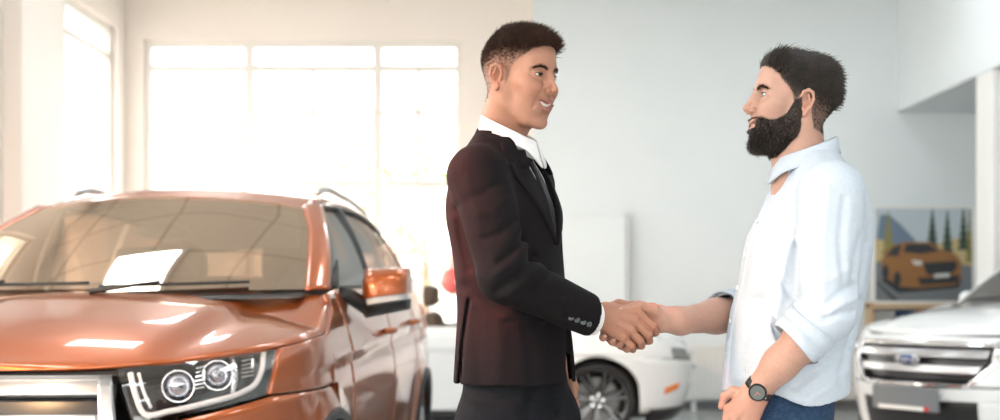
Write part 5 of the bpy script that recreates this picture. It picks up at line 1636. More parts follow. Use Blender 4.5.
    lashes(P1.o, Rm, o - P1.loc, hm1, .0040)

    # ---- hair: cropped sides, brushed-forward top
    msk = scalp(Vh, .004)
    x, y, z = Vh.T
    top = msk * sst(.075, .105, z + .35 * np.clip(-x - .02, 0, .1))
    Pt, fi = surface_sample(Vh, Fh, top, 6500, rg)
    n = Nh[Fh[fi, 0]]
    L_ = .010 + .009 * sst(.07, .12, Pt[:, 2]) + .007 * sst(.03, .085, Pt[:, 0])
    L_ *= .75 + .5 * rg.random(len(L_))
    D_ = n * .9 + np.array([.55, 0, .35]) + rg.normal(size=n.shape) * .22
    D_ += np.array([.45, 0, .1]) * sst(.04, .09, Pt[:, 0])[:, None]
    V, F = strands(Pt, D_, L_, np.tile([.28, 0, -.05], (len(L_), 1)) + rg.normal(size=n.shape) * .12, np.full(len(L_), .0011), 4)
    P1.kid('hair', V @ Rm.T + o, F, hm1)
    sd = msk * (1 - sst(.085, .11, z)) * (.25 + .75 * sst(.03, .08, z + .5 * np.clip(-x - .02, 0, .09)))
    Ps, fi = surface_sample(Vh, Fh, sd, 9000, rg)
    n = Nh[Fh[fi, 0]]
    L_ = (.0025 + .008 * sst(.035, .095, Ps[:, 2] + .3 * np.clip(-Ps[:, 0] - .02, 0, .09))) * (.7 + .6 * rg.random(len(Ps)))
    V, F = strands(Ps, n + np.array([-.1, 0, -.5]) + rg.normal(size=n.shape) * .2, L_, np.zeros_like(n), np.full(len(L_), .00042), 2)
    P1.kid('hair_sides', V @ Rm.T + o, F, hm1)

    # ---- jacket
    a = R(-20); f = np.array([math.cos(a), math.sin(a), 0]); lt = np.array([-f[1], f[0], 0])   # lt points to his left (far side)
    cut = noisy(mat('dark_suit_wool', (.0075, .0062, .0072), .8, spec=.12), (.0095, .008, .009), 160, bump=.12, bscale=420)
    v = Vol((-.26, 2.98, .98), (.36, 3.80, 1.70), .0042)
    tors = [(1.015, .038, 3.37, .138, .190), (1.134, .036, 3.37, .130, .178), (1.23, .030, 3.365, .122, .168), (1.327, .022, 3.36, .122, .170), (1.436, .010, 3.36, .126, .182), (1.52, .003, 3.36, .105, .175), (1.575, .002, 3.358, .075, .125), (1.63, .006, 3.355, .055, .062)]
    v.loft(tors, a, 0, 2.35)
    T = v.copy()
    sh = np.array([-.050, 3.19, 1.520]); el = np.array([.012, 3.125, 1.285]); wr_ = w(602, 321, 3.285)
    v.cap(np.array([-.01, 3.33, 1.592]), sh + np.array([.0, .03, .010]), .055, .056, .035)
    v.cap(np.array([0, 3.35, 1.575]), (.07, 3.53, 1.53), .055, .055, .03)
    v.chain([sh + np.array([0, 0, -.006]), el], [.073, .060], .026)
    v.chain([el, wr_], [.060, .048], .02)
    sh2 = np.array([.066, 3.525, 1.515]); el2 = np.array([.085, 3.63, 1.27]); wr2 = w(557, 358, 3.55)
    v.chain([sh2, el2, wr2], [.074, .056, .046], .02)
    # folds: elbow, upper sleeve, waist
    NY = 3.30
    for pts, amp, wd in (
        ([(500, 262), (512, 252), (522, 238)], .010, .009), ([(494, 276), (512, 264), (527, 246)], -.007, .009), ([(497, 290), (516, 276), (533, 255)], .010, .009),
        ([(508, 296), (524, 283), (540, 266)], -.006, .010), ([(520, 300), (536, 290), (548, 275)], .006, .010),
        ([(487, 240), (500, 236), (513, 222)], .006, .011), ([(478, 215), (492, 214), (506, 202)], -.004, .012), ([(470, 200), (484, 196), (499, 184)], .004, .012),
        ([(468, 180), (474, 205), (481, 232)], -.003, .010), ([(545, 292), (556, 300), (562, 314)], .005, .010), ([(566, 300), (573, 312), (574, 322)], -.003, .010)):
        fold(v, pts, 3.16, amp, wd, ymax=3.27)
    for pts, amp, wd in (
        ([(458, 210), (463, 240), (470, 268)], .006, .010), ([(452, 220), (457, 250), (463, 280)], -.004, .010), ([(462, 285), (480, 300), (500, 312)], .004, .012),
        ([(476, 312), (478, 345), (480, 380)], .004, .013), ([(500, 318), (500, 350), (497, 380)], -.004, .018), ([(525, 325), (529, 350), (532, 380)], .003, .014), ([(548, 330), (545, 355), (546, 378)], -.003, .016),
        ([(540, 320), (520, 318), (504, 322)], .003, .010)):
        fold(v, pts, 3.25, amp, wd, ymax=3.36)
    # back vent: a narrow slit that opens towards the hem
    fold(v, [(469, 300), (463, 340), (459, 384)], 3.25, .013, .0042, ymax=3.30)
    # pocket flap
    fold(v, [(503, 318), (545, 322)], 3.2, -.003, .004, ymax=3.3)
    # arm seam against the body
    # hem and cuffs, cut and hollowed
    J0 = v.copy()
    def hem(D, X, Y, Z):
        zc = 1.25 - (382 - 292) * .00241 + .00 * X - .05 * np.clip((X * f[0] + (Y - 3.37) * f[1]) - .10, 0, 1)
        return np.maximum(D, zc - Z)
    v.field(hem)
    v.field(lambda D, X, Y, Z: np.maximum(D, np.where(Z < 1.10, -(J0.D[v.sub((-9, -9, -9), (9, 9, 9))[0]] + .011), -9)), )
    fa = wr_ - el; fa /= np.linalg.norm(fa)
    cutp = w(588, 316.5, 3.27)
    plane = lambda p, n, X, Y, Z: (X - p[0]) * n[0] + (Y - p[1]) * n[1] + (Z - p[2]) * n[2]
    nrm = fa + np.array([.12, 0, .16]); nrm /= np.linalg.norm(nrm)
    v.field(lambda D, X, Y, Z: np.maximum(D, np.where((X > .13) & (Y < 3.40), plane(cutp, nrm, X, Y, Z), -9)))
    v.field(lambda D, X, Y, Z: np.maximum(D, np.where(((X - .225)**2 + (Y - 3.28)**2 + (Z - 1.19)**2 < .05**2 * 4) & (plane(cutp, nrm, X, Y, Z) > -.03), -(J0.D + .007), -9)))
    fa2 = wr2 - el2; fa2 /= np.linalg.norm(fa2)
    v.field(lambda D, X, Y, Z: np.maximum(D, np.where((Z < 1.2) & (Y > 3.47) & (X > .06), plane(wr2, fa2, X, Y, Z), -9)))
    # shirt opening between the lapels
    def lf(X, Y, Z):
        cx = np.interp(Z, [t[0] for t in tors], [t[1] for t in tors]); cy = np.interp(Z, [t[0] for t in tors], [t[2] for t in tors])
        return (X - cx) * f[0] + (Y - cy) * f[1], (X - cx) * lt[0] + (Y - cy) * lt[1]
    vw = lambda Z: np.interp(Z, [1.345, 1.45, 1.58, 1.66], [.0, .046, .076, .085])
    def vee(D, X, Y, Z):
        F_, L_ = lf(X, Y, Z)
        k = sst(.006, -.006, np.abs(L_) - vw(Z)) * (F_ > .0) * (Z > 1.36)
        return D + .020 * k
    BASE = v.copy()
    v.field(vee, (-.2, 3.0, 1.3))
    def neckhole(D, X, Y, Z):
        return np.maximum(D, np.where(Z > 1.54, .066 - np.sqrt((X - .024)**2 + (Y - 3.352)**2) - .25 * np.clip(Z - 1.63, -.1, .1), -9))
    v.field(neckhole, (-.2, 3.1, 1.53))
    v.field(lambda D, X, Y, Z: np.maximum(D, Z - 1.632 - .12 * np.clip(-lf(X, Y, Z)[0], -.06, .08)))
    V, F = v.mesh(1)
    jk = P1.kid('jacket', V, F, cut)
    # lapels and collar: raised plates lying on the jacket
    lp = BASE.copy()
    lw = lambda Z: vw(Z) + np.interp(Z, [1.355, 1.42, 1.545, 1.552, 1.575, 1.60], [.0, .040, .080, .050, .052, .030])
    def lapel(D, X, Y, Z):
        F_, L_ = lf(X, Y, Z)
        e = np.maximum(vw(Z) - .004 - np.abs(L_), np.abs(L_) - lw(Z))
        e = np.maximum(e, -F_ + .005); e = np.maximum(e, np.maximum(1.36 - Z, Z - 1.615))
        return np.maximum(np.abs(D - .001) - .0055, e)
    lp.field(lapel)
    V, F = lp.mesh(1)
    P1.kid('lapels', V, F, cut, jk)
    # shirt front and tie
    shm = noisy(mat('white_shirt_cotton', (.80, .80, .80), .7, spec=.3), (.76, .77, .78), 40)
    sv = BASE.copy()
    def shirtf(D, X, Y, Z):
        F_, L_ = lf(X, Y, Z)
        e = np.maximum(np.abs(L_) - vw(Z) - .012, np.maximum(1.34 - Z, Z - 1.60)); e = np.maximum(e, -F_ + .01)
        return np.maximum(np.abs(D + .016) - .0045, e)
    sv.field(shirtf)
    V, F = sv.mesh(1)
    st = P1.kid('shirt', V, F, shm)
    tv = BASE.copy()
    tm_ = noisy(mat('black_tie_silk', (.006, .006, .007), .5, spec=.25), (.010, .009, .011), 300)
    def tief(D, X, Y, Z):
        F_, L_ = lf(X, Y, Z)
        tw = np.interp(Z, [1.34, 1.50, 1.568, 1.575, 1.60], [.028, .020, .013, .018, .020])
        e = np.maximum(np.abs(L_) - tw, np.maximum(1.345 - Z, Z - 1.598)); e = np.maximum(e, -F_ + .01)
        th = np.interp(Z, [1.34, 1.565, 1.575, 1.6], [.005, .005, .011, .009])
        return np.maximum(np.abs(D + .007) - th, e)
    tv.field(tief)
    V, F = tv.mesh(1)
    P1.kid('tie', V, F, tm_)
    # collars as standing, folded bands round the neck
    def ring(name, m, prof, parent, cx=.026, cy=3.352, gapf=0, tilt=.0, n=60, solid=.004):
        """prof(phi) -> list of (radius, z) from the inside edge over the fold to the outside edge; phi 0 = front"""
        V = []; k = None
        ph = np.linspace(gapf, 2 * PI - gapf, n)
        for p in ph:
            d = math.cos(p) * f + math.sin(p) * lt
            pr = prof(p if p <= PI else 2 * PI - p); k = len(pr)
            for r_, z_ in pr: V.append((cx + d[0] * r_, cy + d[1] * r_, z_))
        F = [(i * k + j, (i + 1) * k + j, (i + 1) * k + j + 1, i * k + j + 1) for i in range(n - 1) for j in range(k - 1)]
        o_ = P1.kid(name, V, F, m, parent, solid=solid); fix_normals(o_)
        return o_
    def pr(p):
        t = sst(0, 1, p / PI)                                # 0 front .. 1 back
        zt_ = 1.612 + .068 * t; fall = .036 + .030 * (1 - sst(.05, .9, p))
        r0 = .060 + .004 * t; 
        return [(r0, zt_ - .045), (r0 + .001, zt_ - .004), (r0 + .004, zt_), (r0 + .008, zt_ - .004), (r0 + .012 + .006 * (1 - t), zt_ - fall * .6), (r0 + .015 + .012 * (1 - t), zt_ - fall)]
    ring('shirt_collar', shm, pr, st, gapf=.10)
    def pj(p):
        t = sst(.3, 1, p / PI)
        zt_ = 1.585 + .066 * t; r0 = .075 + .012 * (1 - t)
        return [(r0 - .002, zt_ - .05), (r0 - .001, zt_ - .004), (r0 + .003, zt_), (r0 + .007, zt_ - .005), (r0 + .016 + .006 * (1 - t), zt_ - .026), (r0 + .024 + .009 * (1 - t), zt_ - .046)]
    ring('jacket_collar', cut, pj, jk, gapf=.85)
    # white cuff
    def cuff(p, d, r_, L_, m, parent, yaw=None):
        d = d / np.linalg.norm(d)
        mb = MB().tube([p - d * .02, p + d * (L_ - .002), p + d * L_], [r_, r_ * .98, r_ * .94], 24, cap=False)
        V = np.array(mb.v); return P1.kid('shirt_cuff', V, mb.f, m, parent, solid=.004)
    cuff(cutp + np.array([-.003, .0, -.001]), nrm, .0415, .024, shm, st)
    # sleeve buttons
    for k in range(4):
        p = w(570 + k * 6.2, 317.5 + k * 2.2, 3.225)
        bt_ = MB().lathe([(.001, -.003), (.004, -.0025), (.0062, -.0035), (.0068, -.0015), (.0062, .002), (.001, .002)], 18, 'y').build('sleeve_button', mat('horn_button_%d' % k, (.05, .06, .065), .3, spec=.6), jk, smooth=True)
        # drop onto the sleeve surface
        ix = [int(round((p[e] - J0.ax[e][0]) / J0.res)) for e in (0, 2)]
        col = J0.D[ix[0], :, ix[1]]; j = int(np.argmax(col < 0)); yy = J0.ax[1][j]
        bt_.location = np.array([p[0], yy - .001, p[2]]) - P1.loc
        bt_.rotation_euler = (R(-6), 0, R(18))
    # ---- trousers and shoes
    v = Vol((-.2, 3.08, .02), (.36, 3.66, 1.09), .006)
    v.loft([(.90, .040, 3.375, .122, .165), (1.0, .040, 3.37, .120, .162), (1.08, .036, 3.37, .112, .155)], a, 0, 2.3)
    legs = [((-.006, 3.285, .93), (.022, 3.265, .52), (-.015, 3.27, .09)), ((.098, 3.455, .93), (.140, 3.46, .52), (.120, 3.48, .09))]
    for L3 in legs: v.chain(L3, [.104, .078, .062], .03)
    for pts, amp, wd in (([(468, 398), (490, 402), (512, 398)], .006, .010), ([(475, 410), (495, 413), (515, 408)], -.004, .010), ([(530, 398), (545, 405), (556, 415)], .006, .010), ([(538, 388), (530, 402), (526, 420)], .007, .010)):
        fold(v, pts, 3.2, amp, wd, ymax=3.4)
    v.field(lambda D, X, Y, Z: np.maximum(D, .055 - Z))
    V, F = v.mesh(1)
    tr = P1.kid('trousers', V, F, noisy(mat('black_trouser_wool', (.008, .0085, .011), .8, spec=.12), (.011, .012, .014), 160, bump=.1, bscale=400))
    shoe = mat('black_shoe_leather', (.012, .011, .011), .25, coat=.4)
    for (x_, y_) in ((-.015, 3.27), (.120, 3.48)):
        v = Vol((x_ - .16, y_ - .22, -.01), (x_ + .32, y_ + .16, .16), .005)
        c0 = np.array([x_, y_, 0])
        v.cap(c0 - f * .045 + [0, 0, .045], c0 + f * .03 + [0, 0, .055], .038, .040, .02)
        v.cap(c0 + f * .02 + [0, 0, .045], c0 + f * .19 + [0, 0, .032], .042, .034, .03, flat=((0, 0, 1), .75))
        v.cap(c0 + [0, 0, .06], c0 + [0, 0, .11], .042, .044, .02)
        v.field(lambda D, X, Y, Z: np.maximum(D, -Z + .001))
        V, F = v.mesh(1); P1.kid('shoe', V, F, shoe)
suit_man()

# ------------------------------------------------------------------ bearded man in the white shirt
SKIN2 = (.46, .27, .205); LIP2 = (.42, .19, .17); HAIR2 = (.016, .012, .010)
P2 = Person('person', (.76, 3.37, 0), 'bearded man in a pale blue-white shirt and jeans, one hand in his pocket')
def shirt_man():
    rg = np.random.default_rng(9)
    Rm = rotm(R(180 + 3), R(5), 0) @ np.diag([.915, .985, .985]); o = np.array([.7050, 3.35, 1.689])
    Vh, Fh, tth = make_head(.62, neck_to=(-.040, 0, -.20))
    Nh = normals(Vh, Fh)
    def beard_m(V):
        x, y, z = V.T
        line = np.interp(x, [-.02, .0, .012, .03, .055, .075, .092, .13], [-.2, .02, .018, -.018, -.034, -.036, -.030, -.026])
        m = sst(.004, -.004, z - line) * sst(-.006, .004, x - np.interp(z, [-.13, -.07, -.03, .0, .03], [.045, .000, -.010, -.004, .000]))
        m = m * sst(-.128, -.112, z)
        lips = np.exp(-((np.abs(y) / .029)**6)) * sst(.0, .0015, .0115 - np.abs(z + .0475 - .16 * np.abs(y))) * (x > .085)
        nose = (z > -.0285) & (np.abs(y) < .02) & (x > .098)
        sol = np.exp(-((y / .012)**2) - ((z + .066) / .004)**2) * .5 * (x > .08)
        return np.where(nose, 0, np.clip(m - 1.5 * lips - sol, 0, 1))
    def stub(V):
        x, y, z = V.T
        return np.maximum(scalp(V) * (.60 + .4 * sst(.01, .06, z - .25 * np.clip(x, 0, .1))), .96 * beard_m(V))
    C = head_colours(Vh, Nh, SKIN2, LIP2, HAIR2, stub)
    P2.add(Vh @ Rm.T + o, Fh, C)
    Y0 = 3.345
    q = lambda a, b, d=0.0: w(a, b, Y0) + np.array([0, d, 0])
    # ---- right forearm and hand in the handshake
    v = Vol((.235, 3.24, 1.03), (.66, 3.62, 1.32), .0017)
    v.chain([w(752, 313, 3.55), w(716, 316, 3.47), w(680, 321, 3.385), q(663, 320, .016)], [.046, .042, .0315, .027], .02)
    v.cap(q(676, 319, .02), q(655, 318, .012), .0285, .027, .015, flat=((.2, 1, 0), .80))
    kn = [(622, 318, .036), (620, 326, .036), (624, 333, .034), (630, 339, .030)]
    wr = [(658, 311, .014), (658, 316, .020), (658, 321, .020), (659, 326, .016)]
    for a, b in zip(wr, kn): v.cap(q(*a), q(*b), .0145, .0115, .014)
    v.ell(q(645, 320, .022), (.028, .016, .024), .012)
    pip = [(606, 327, .030), (607, 336, .030), (614, 342, .028), (622, 346, .024)]
    tip = [(603, 337.5, -.004), (611.5, 341.5, -.010), (619.5, 344.5, -.010), (627, 349, -.002)]
    tip2 = [(604.5, 335.5, -.016), (613.5, 339, -.024), (621, 342, -.024), (628.5, 347, -.014)]
    for k in range(4):
        v.cap(q(*kn[k]), q(*pip[k]), .0112, .0100, .004)
        v.cap(q(*pip[k]), q(*tip[k]), .0100, .0088, .004)
        v.cap(q(*tip[k]), q(*tip2[k]), .0088, .0072, .004)
    # thumb lying over the other hand
    v.chain([q(663, 318, .004), q(652, 309.5, -.016), q(638, 305.5, -.034)], [.0185, .0145, .0112], .010)
    v.cap(q(638, 305.5, -.034), q(620, 309, -.036), .0115, .0082, .005)
    v.ell(q(618.6, 308.8, -.0430), (.0050, .0024, .0038), .0008)
    v.cap(q(652, 322, -.006), q(640, 309, -.018), .010, .009, .012)
    V, F = v.mesh(1)
    Cc = np.tile(np.array(SKIN2), (len(V), 1))
    hand = sst(.395, .36, V[:, 0])[:, None]
    Cc = Cc * (1 - hand) + Cc * np.array([.98, .86, .82]) * hand
    for p in [q(618.6, 308.8, -.044)] + [q(*t_) for t_ in tip2]:
        g = np.exp(-((V - p)**2).sum(1) / .0055**2)[:, None]; Cc = Cc * (1 - .6 * g) + np.array([.62, .42, .34]) * .6 * g
    hairy = rg.random(len(V)) < .05
    Cc[hairy & (V[:, 0] > .40)] *= .72
    P2.add(V, F, Cc)
    # ---- left forearm, hand going into the pocket
    v = Vol((.48, 3.03, .80), (.86, 3.36, 1.30), .0019)
    wrist = w(757, 391, 3.175)
    v.chain([w(830, 318, 3.13), w(806, 338, 3.13), w(780, 364, 3.145), wrist], [.050, .047, .038, .0295], .02)
    ha = lambda a, b, d=0.0: w(a, b, 3.185) + np.array([0, d, 0])
    v.cap(wrist, ha(746, 407, -.004), .030, .034, .016, flat=((.15, 1, -.1), .62))
    kk = [(729, 409, -.004), (734, 417, -.014), (743, 422, -.014), (752, 424, -.008)]
    for k, p in enumerate(kk):
        v.cap(ha(754 + k * 1.2, 396 + k * 1.5, -.006), ha(*p), .0155, .0128, .014)
        v.ell(ha(p[0], p[1], p[2] - .004), (.0120, .0105, .0115), .006)
        e = (p[0] - 4 + k, p[1] + 18, p[2] + .006); g = (p[0] - 3 + k, p[1] + 32, p[2] + .022)
        v.chain([ha(*p), ha(*e), ha(*g)], [.0118, .0102, .0085], .004)
    v.chain([ha(748, 394, .008), ha(734, 392, .012), ha(725.5, 397, .012), ha(722.5, 407, .014)], [.017, .0125, .0100, .0080], .006)
    for k in range(3):
        a_, b_ = ha(754 + k * 1.2, 396 + k * 1.5, -.006), ha(*kk[k])
        v.cap(a_ * .3 + b_ * .7 + np.array([0, -.012, 0]), b_ + np.array([0, -.010, 0]), .0022, .003, .006)
    V, F = v.mesh(1)
    Cc = np.tile(np.array(SKIN2), (len(V), 1))
    hand = sst(1.03, 1.0, V[:, 2])[:, None]
    Cc = Cc * (1 - hand) + Cc * np.array([1.0, .88, .85]) * hand
    hairy = rg.random(len(V)) < .06
    Cc[hairy & (V[:, 2] > 1.02)] *= .74
    P2.add(V, F, Cc)
    # ---- hidden core, legs
    v = Vol((.45, 3.05, .02), (1.0, 3.70, 1.60), .009)
    v.loft([(.93, .675, 3.37, .085, .13), (1.15, .712, 3.365, .105, .14), (1.4, .745, 3.36, .11, .16), (1.49, .755, 3.36, .065, .11), (1.56, .755, 3.355, .045, .05)], R(184), .02)
    legs = [((.655, 3.275, .92), (.64, 3.26, .50), (.69, 3.26, .08)), ((.665, 3.46, .92), (.60, 3.48, .50), (.62, 3.49, .08))]
    for L3 in legs: v.chain(L3, [.07, .048, .036], .02)
    v.chain([(.74, 3.19, 1.49), w(828, 318, 3.13)], [.045, .042], .02)
    v.chain([(.738, 3.53, 1.47), w(756, 313, 3.56)], [.042, .042], .02)
    V, F = v.mesh(1); P2.add(V, F, SKIN2)
    P2.finish()
    eyes_teeth(P2.o, Rm, o - P2.loc, .62, tth, (1, .12, .02))
    hm = noisy(mat('black_brown_hair', (.020, .015, .012), .40, spec=.5), (.045, .032, .025), 60)
    brows(P2.o, Rm, o - P2.loc, hm, 4, 1.4, .0395)
    lashes(P2.o, Rm, o - P2.loc, hm, .0052)
    # ---- hair combed back, shorter at the sides
    msk = scalp(Vh, .004); x, y, z = Vh.T
    top = msk * sst(.055, .10, z + .55 * np.clip(-x, 0, .1))
    Pt, fi = surface_sample(Vh, Fh, top, 7000, rg); n = Nh[Fh[fi, 0]]
    fr = sst(.02, .085, Pt[:, 0])
    L_ = (.014 + .008 * sst(.06, .12, Pt[:, 2]) + .008 * fr) * (.75 + .4 * rg.random(len(Pt)))
    D_ = n * (.28 + .3 * fr[:, None]) + np.array([-.55, 0, -.10]) + np.array([.85, 0, .60]) * fr[:, None] + rg.normal(size=n.shape) * .11
    V, F = strands(Pt, D_, L_, np.array([-.75, 0, -.10]) + rg.normal(size=n.shape) * .16, np.full(len(L_), .0012), 5)
    P2.kid('hair', V @ Rm.T + o, F, hm)
    sd = msk * (1 - sst(.085, .11, z)) * (.35 + .65 * sst(.0, .05, z + .3 * np.clip(-x - .02, 0, .09)))
    Ps, fi = surface_sample(Vh, Fh, sd, 6000, rg); n = Nh[Fh[fi, 0]]
    L_ = (.003 + .010 * sst(.0, .09, Ps[:, 2] + .3 * np.clip(-Ps[:, 0], 0, .09))) * (.7 + .6 * rg.random(len(Ps)))
    V, F = strands(Ps, n * .24 + np.array([-.45, 0, -.75]) + rg.normal(size=n.shape) * .2, L_, np.tile([-.1, 0, -.2], (len(L_), 1)), np.full(len(L_), .0008), 3)
    P2.kid('hair_sides', V @ Rm.T + o, F, hm)
    # ---- beard
    bm2 = beard_m(Vh)
    Pb, fi = surface_sample(Vh, Fh, np.where(bm2 > .4, bm2, 0), 6500, rg); n = Nh[Fh[fi, 0]]
    cx = sst(.03, .09, Pb[:, 0]) * sst(-.045, -.08, Pb[:, 2])
    L_ = (.004 + .003 * sst(.0, -.06, Pb[:, 2]) + .004 * cx) * (.65 + .7 * rg.random(len(Pb)))
    mo = (Pb[:, 2] > -.042) & (Pb[:, 0] > .085)
    L_ = np.where(mo, .0065, L_)
    D_ = n * .55 + np.array([.05, 0, -.75]) + rg.normal(size=n.shape) * .25
    D_[mo] = n[mo] * .5 + np.array([0, 0, -.5]) + np.sign(Pb[mo, 1])[:, None] * np.array([0, .6, 0]) + rg.normal(size=(mo.sum(), 3)) * .15
    V, F = strands(Pb, D_, L_, rg.normal(size=n.shape) * .15, np.full(len(L_), .0008), 3)
    P2.kid('beard', V @ Rm.T + o, F, hm)

    # ---- shirt
    a = R(184); f = np.array([math.cos(a), math.sin(a), 0]); lt = np.array([-f[1], f[0], 0])      # lt towards his left = near side
    lin = noisy(mat('pale_blue_shirt', (.51, .575, .65), .75, spec=.25), (.48, .545, .62), 120, bump=.10, bscale=300)
    v = Vol((.42, 2.98, .93), (1.0, 3.78, 1.62), .0042)
    tors = [(.96, .683, 3.365, .146, .180), (1.0, .688, 3.365, .146, .178), (1.085, .695, 3.365, .146, .175), (1.182, .710, 3.362, .150, .172), (1.279, .731, 3.36, .149, .172), (1.376, .747, 3.36, .145, .176), (1.45, .762, 3.36, .122, .176), (1.51, .766, 3.36, .095, .165), (1.56, .756, 3.357, .066, .115), (1.60, .748, 3.355, .054, .06)]
    v.loft(tors, a, 0, 2.3)
    sh = np.array([.762, 3.190, 1.475]); el = w(826, 312, 3.125)
    sh2 = np.array([.738, 3.530, 1.468]); el2 = w(762, 312, 3.585)
    v.cap((.765, 3.35, 1.535), sh + np.array([-.006, .03, .012]), .052, .055, .03)
    v.cap((.760, 3.36, 1.535), sh2, .046, .048, .03)
    v.chain([sh, el], [.078, .066], .016)
    fo = w(786, 352, 3.135) - el; fo /= np.linalg.norm(fo)
    v.cap(el, el + fo * .075, .066, .058, .015)
    v.chain([sh2, el2, w(727, 311.5, 3.475)], [.066, .058, .049], .02)
    for pts, amp, wd in (
        ([(842, 200), (836, 240), (838, 290)], .006, .010), ([(826, 190), (818, 240), (816, 290)], -.005, .011), ([(812, 205), (804, 250), (800, 295)], .005, .010), ([(800, 230), (790, 265), (786, 300)], -.004, .010),
        ([(850, 285), (834, 292), (818, 306)], .008, .009), ([(852, 298), (836, 303), (822, 312)], -.006, .008), ([(846, 312), (832, 312), (818, 318)], .007, .008), ([(790, 285), (800, 298), (810, 304)], .007, .009), ([(846, 268), (830, 278), (812, 284)], -.004, .010),
        ([(860, 235), (850, 260), (846, 285)], .006, .010)):
        fold(v, pts, 3.13, amp * 1.05, wd, ymax=3.235)
    for pts, amp, wd in (
        ([(770, 215), (762, 262), (752, 310)], .004, .013), ([(783, 230), (776, 280), (770, 330)], -.004, .012), ([(760, 300), (748, 345), (742, 385)], .006, .013), ([(776, 340), (760, 365), (744, 380)], -.005, .012),
        ([(840, 350), (815, 365), (790, 385)], .006, .012), ([(848, 370), (825, 385), (800, 398)], -.005, .012), ([(860, 300), (848, 340), (836, 380)], .007, .012), ([(866, 250), (860, 300), (850, 345)], -.005, .011), ([(732, 345), (728, 370), (726, 392)], -.004, .010),
        ([(858, 190), (866, 220), (866, 250)], .004, .012)):
        fold(v, pts, 3.25, amp * 1.4, wd, ymax=3.36)
    # placket
    def lf(X, Y, Z):
        cx = np.interp(Z, [t[0] for t in tors], [t[1] for t in tors]); cy = np.interp(Z, [t[0] for t in tors], [t[2] for t in tors])
        return (X - cx) * f[0] + (Y - cy) * f[1], (X - cx) * lt[0] + (Y - cy) * lt[1]
    def plack(D, X, Y, Z):
        F_, L_ = lf(X, Y, Z)
        return D - .0035 * sst(.020, .016, np.abs(L_)) * (F_ > .03) * (Z < 1.56)
    v.field(plack)
    J0 = v.copy()
    # curved shirt-tail hem, raised at the pocket
    def hem(D, X, Y, Z):
        F_, L_ = lf(X, Y, Z)
        zc = .995 - .012 * np.cos(F_ / .15 * PI) + .02 * gss(F_, .07, .06) * (L_ > 0)
        return np.maximum(D, zc - Z)
    v.field(hem)
    v.field(lambda D, X, Y, Z: np.maximum(D, np.where(Z < 1.09, -(J0.D + .009), -9)))
    v.field(lambda D, X, Y, Z: np.maximum(D, np.where(Z > 1.545, .055 - np.sqrt((X - .746)**2 + (Y - 3.353)**2), -9)), (.5, 3.1, 1.5))
    pl = lambda p, n, X, Y, Z: (X - p[0]) * n[0] + (Y - p[1]) * n[1] + (Z - p[2]) * n[2]
    e1 = el + fo * .088
    def sleeve_end(D, X, Y, Z):
        near = (X - el[0])**2 + (Y - el[1])**2 + (Z - el[2])**2 < .14**2
        t = pl(e1, fo, X, Y, Z)
        D = np.maximum(D, np.where(near & (Y < 3.215), t, -9))
        return np.maximum(D, np.where(near & (t > -.05) & (Y < 3.215), -(JD + .008), -9))
    bx = ((.5, 3.0, 1.0), (.95, 3.215, 1.35)); JD = J0.D[v.sub(*bx)[0]]
    v.field(sleeve_end, *bx)
    c2 = w(724, 311, 3.473); f2 = c2 - el2; f2 /= np.linalg.norm(f2)
    def sleeve_end2(D, X, Y, Z):
        t = pl(c2, f2, X, Y, Z); near = (X < .60) & (Y > 3.42) & (Z < 1.32)
        D = np.maximum(D, np.where(near, t, -9))
        return np.maximum(D, np.where(near & (t > -.05), -(JD2 + .007), -9))
    bx = ((.42, 3.40, 1.1), (.66, 3.7, 1.34)); JD2 = J0.D[v.sub(*bx)[0]]
    v.field(sleeve_end2, *bx)
    V, F = v.mesh(1)
    st = P2.kid('shirt', V, F, lin)
    # rolled cuffs: two turns of cloth
    def rolled(c, d, ra, rb, L_, flatn=None):
        d = d / np.linalg.norm(d)
        u = np.cross(d, [0, 1, 0]); u /= np.linalg.norm(u); g = np.cross(d, u)
        prof = [(-L_ * .5, ra * .96), (-L_ * .48, ra * 1.05), (-L_ * .1, ra * 1.03), (L_ * .02, ra * .985), (L_ * .05, ra * 1.03), (L_ * .45, rb * 1.03), (L_ * .52, rb * .99), (L_ * .5, rb * .93), (0, rb * .92)]
        n = 48; V = []
        for s_, r_ in prof:
            for k in range(n):
                w_ = 2 * PI * k / n
                wob = 1 + .020 * math.sin(3 * w_ + s_ * 60) + .012 * math.sin(7 * w_ + 1 + s_ * 90)
                V.append(c + d * s_ * (1 + .1 * math.sin(2 * w_)) + r_ * wob * (math.cos(w_) * u + math.sin(w_) * g))
        F = [(i * n + k, i * n + (k + 1) % n, (i + 1) * n + (k + 1) % n, (i + 1) * n + k) for i in range(len(prof) - 1) for k in range(n)]
        o_ = P2.kid('rolled_cuff', V, F, lin, st); fix_normals(o_)
    rolled(el + fo * .070, fo, .064, .061, .058)
    rolled(c2 - f2 * .012, f2, .053, .051, .045)
    # collar, standing band and folded leaf, open at the front
    def ring(name, m, prof, parent, cx, cy, gapf=0, n=60, solid=.003):
        V = []
        for p in np.linspace(gapf, 2 * PI - gapf, n):
            d = math.cos(p) * f + math.sin(p) * lt
            pr_ = prof(p if p <= PI else 2 * PI - p); k = len(pr_)
            for r_, z_ in pr_: V.append((cx + d[0] * r_, cy + d[1] * r_, z_))
        F = [(i * k + j, (i + 1) * k + j, (i + 1) * k + j + 1, i * k + j + 1) for i in range(n - 1) for j in range(k - 1)]
        o_ = P2.kid(name, V, F, m, parent, solid=solid); fix_normals(o_)
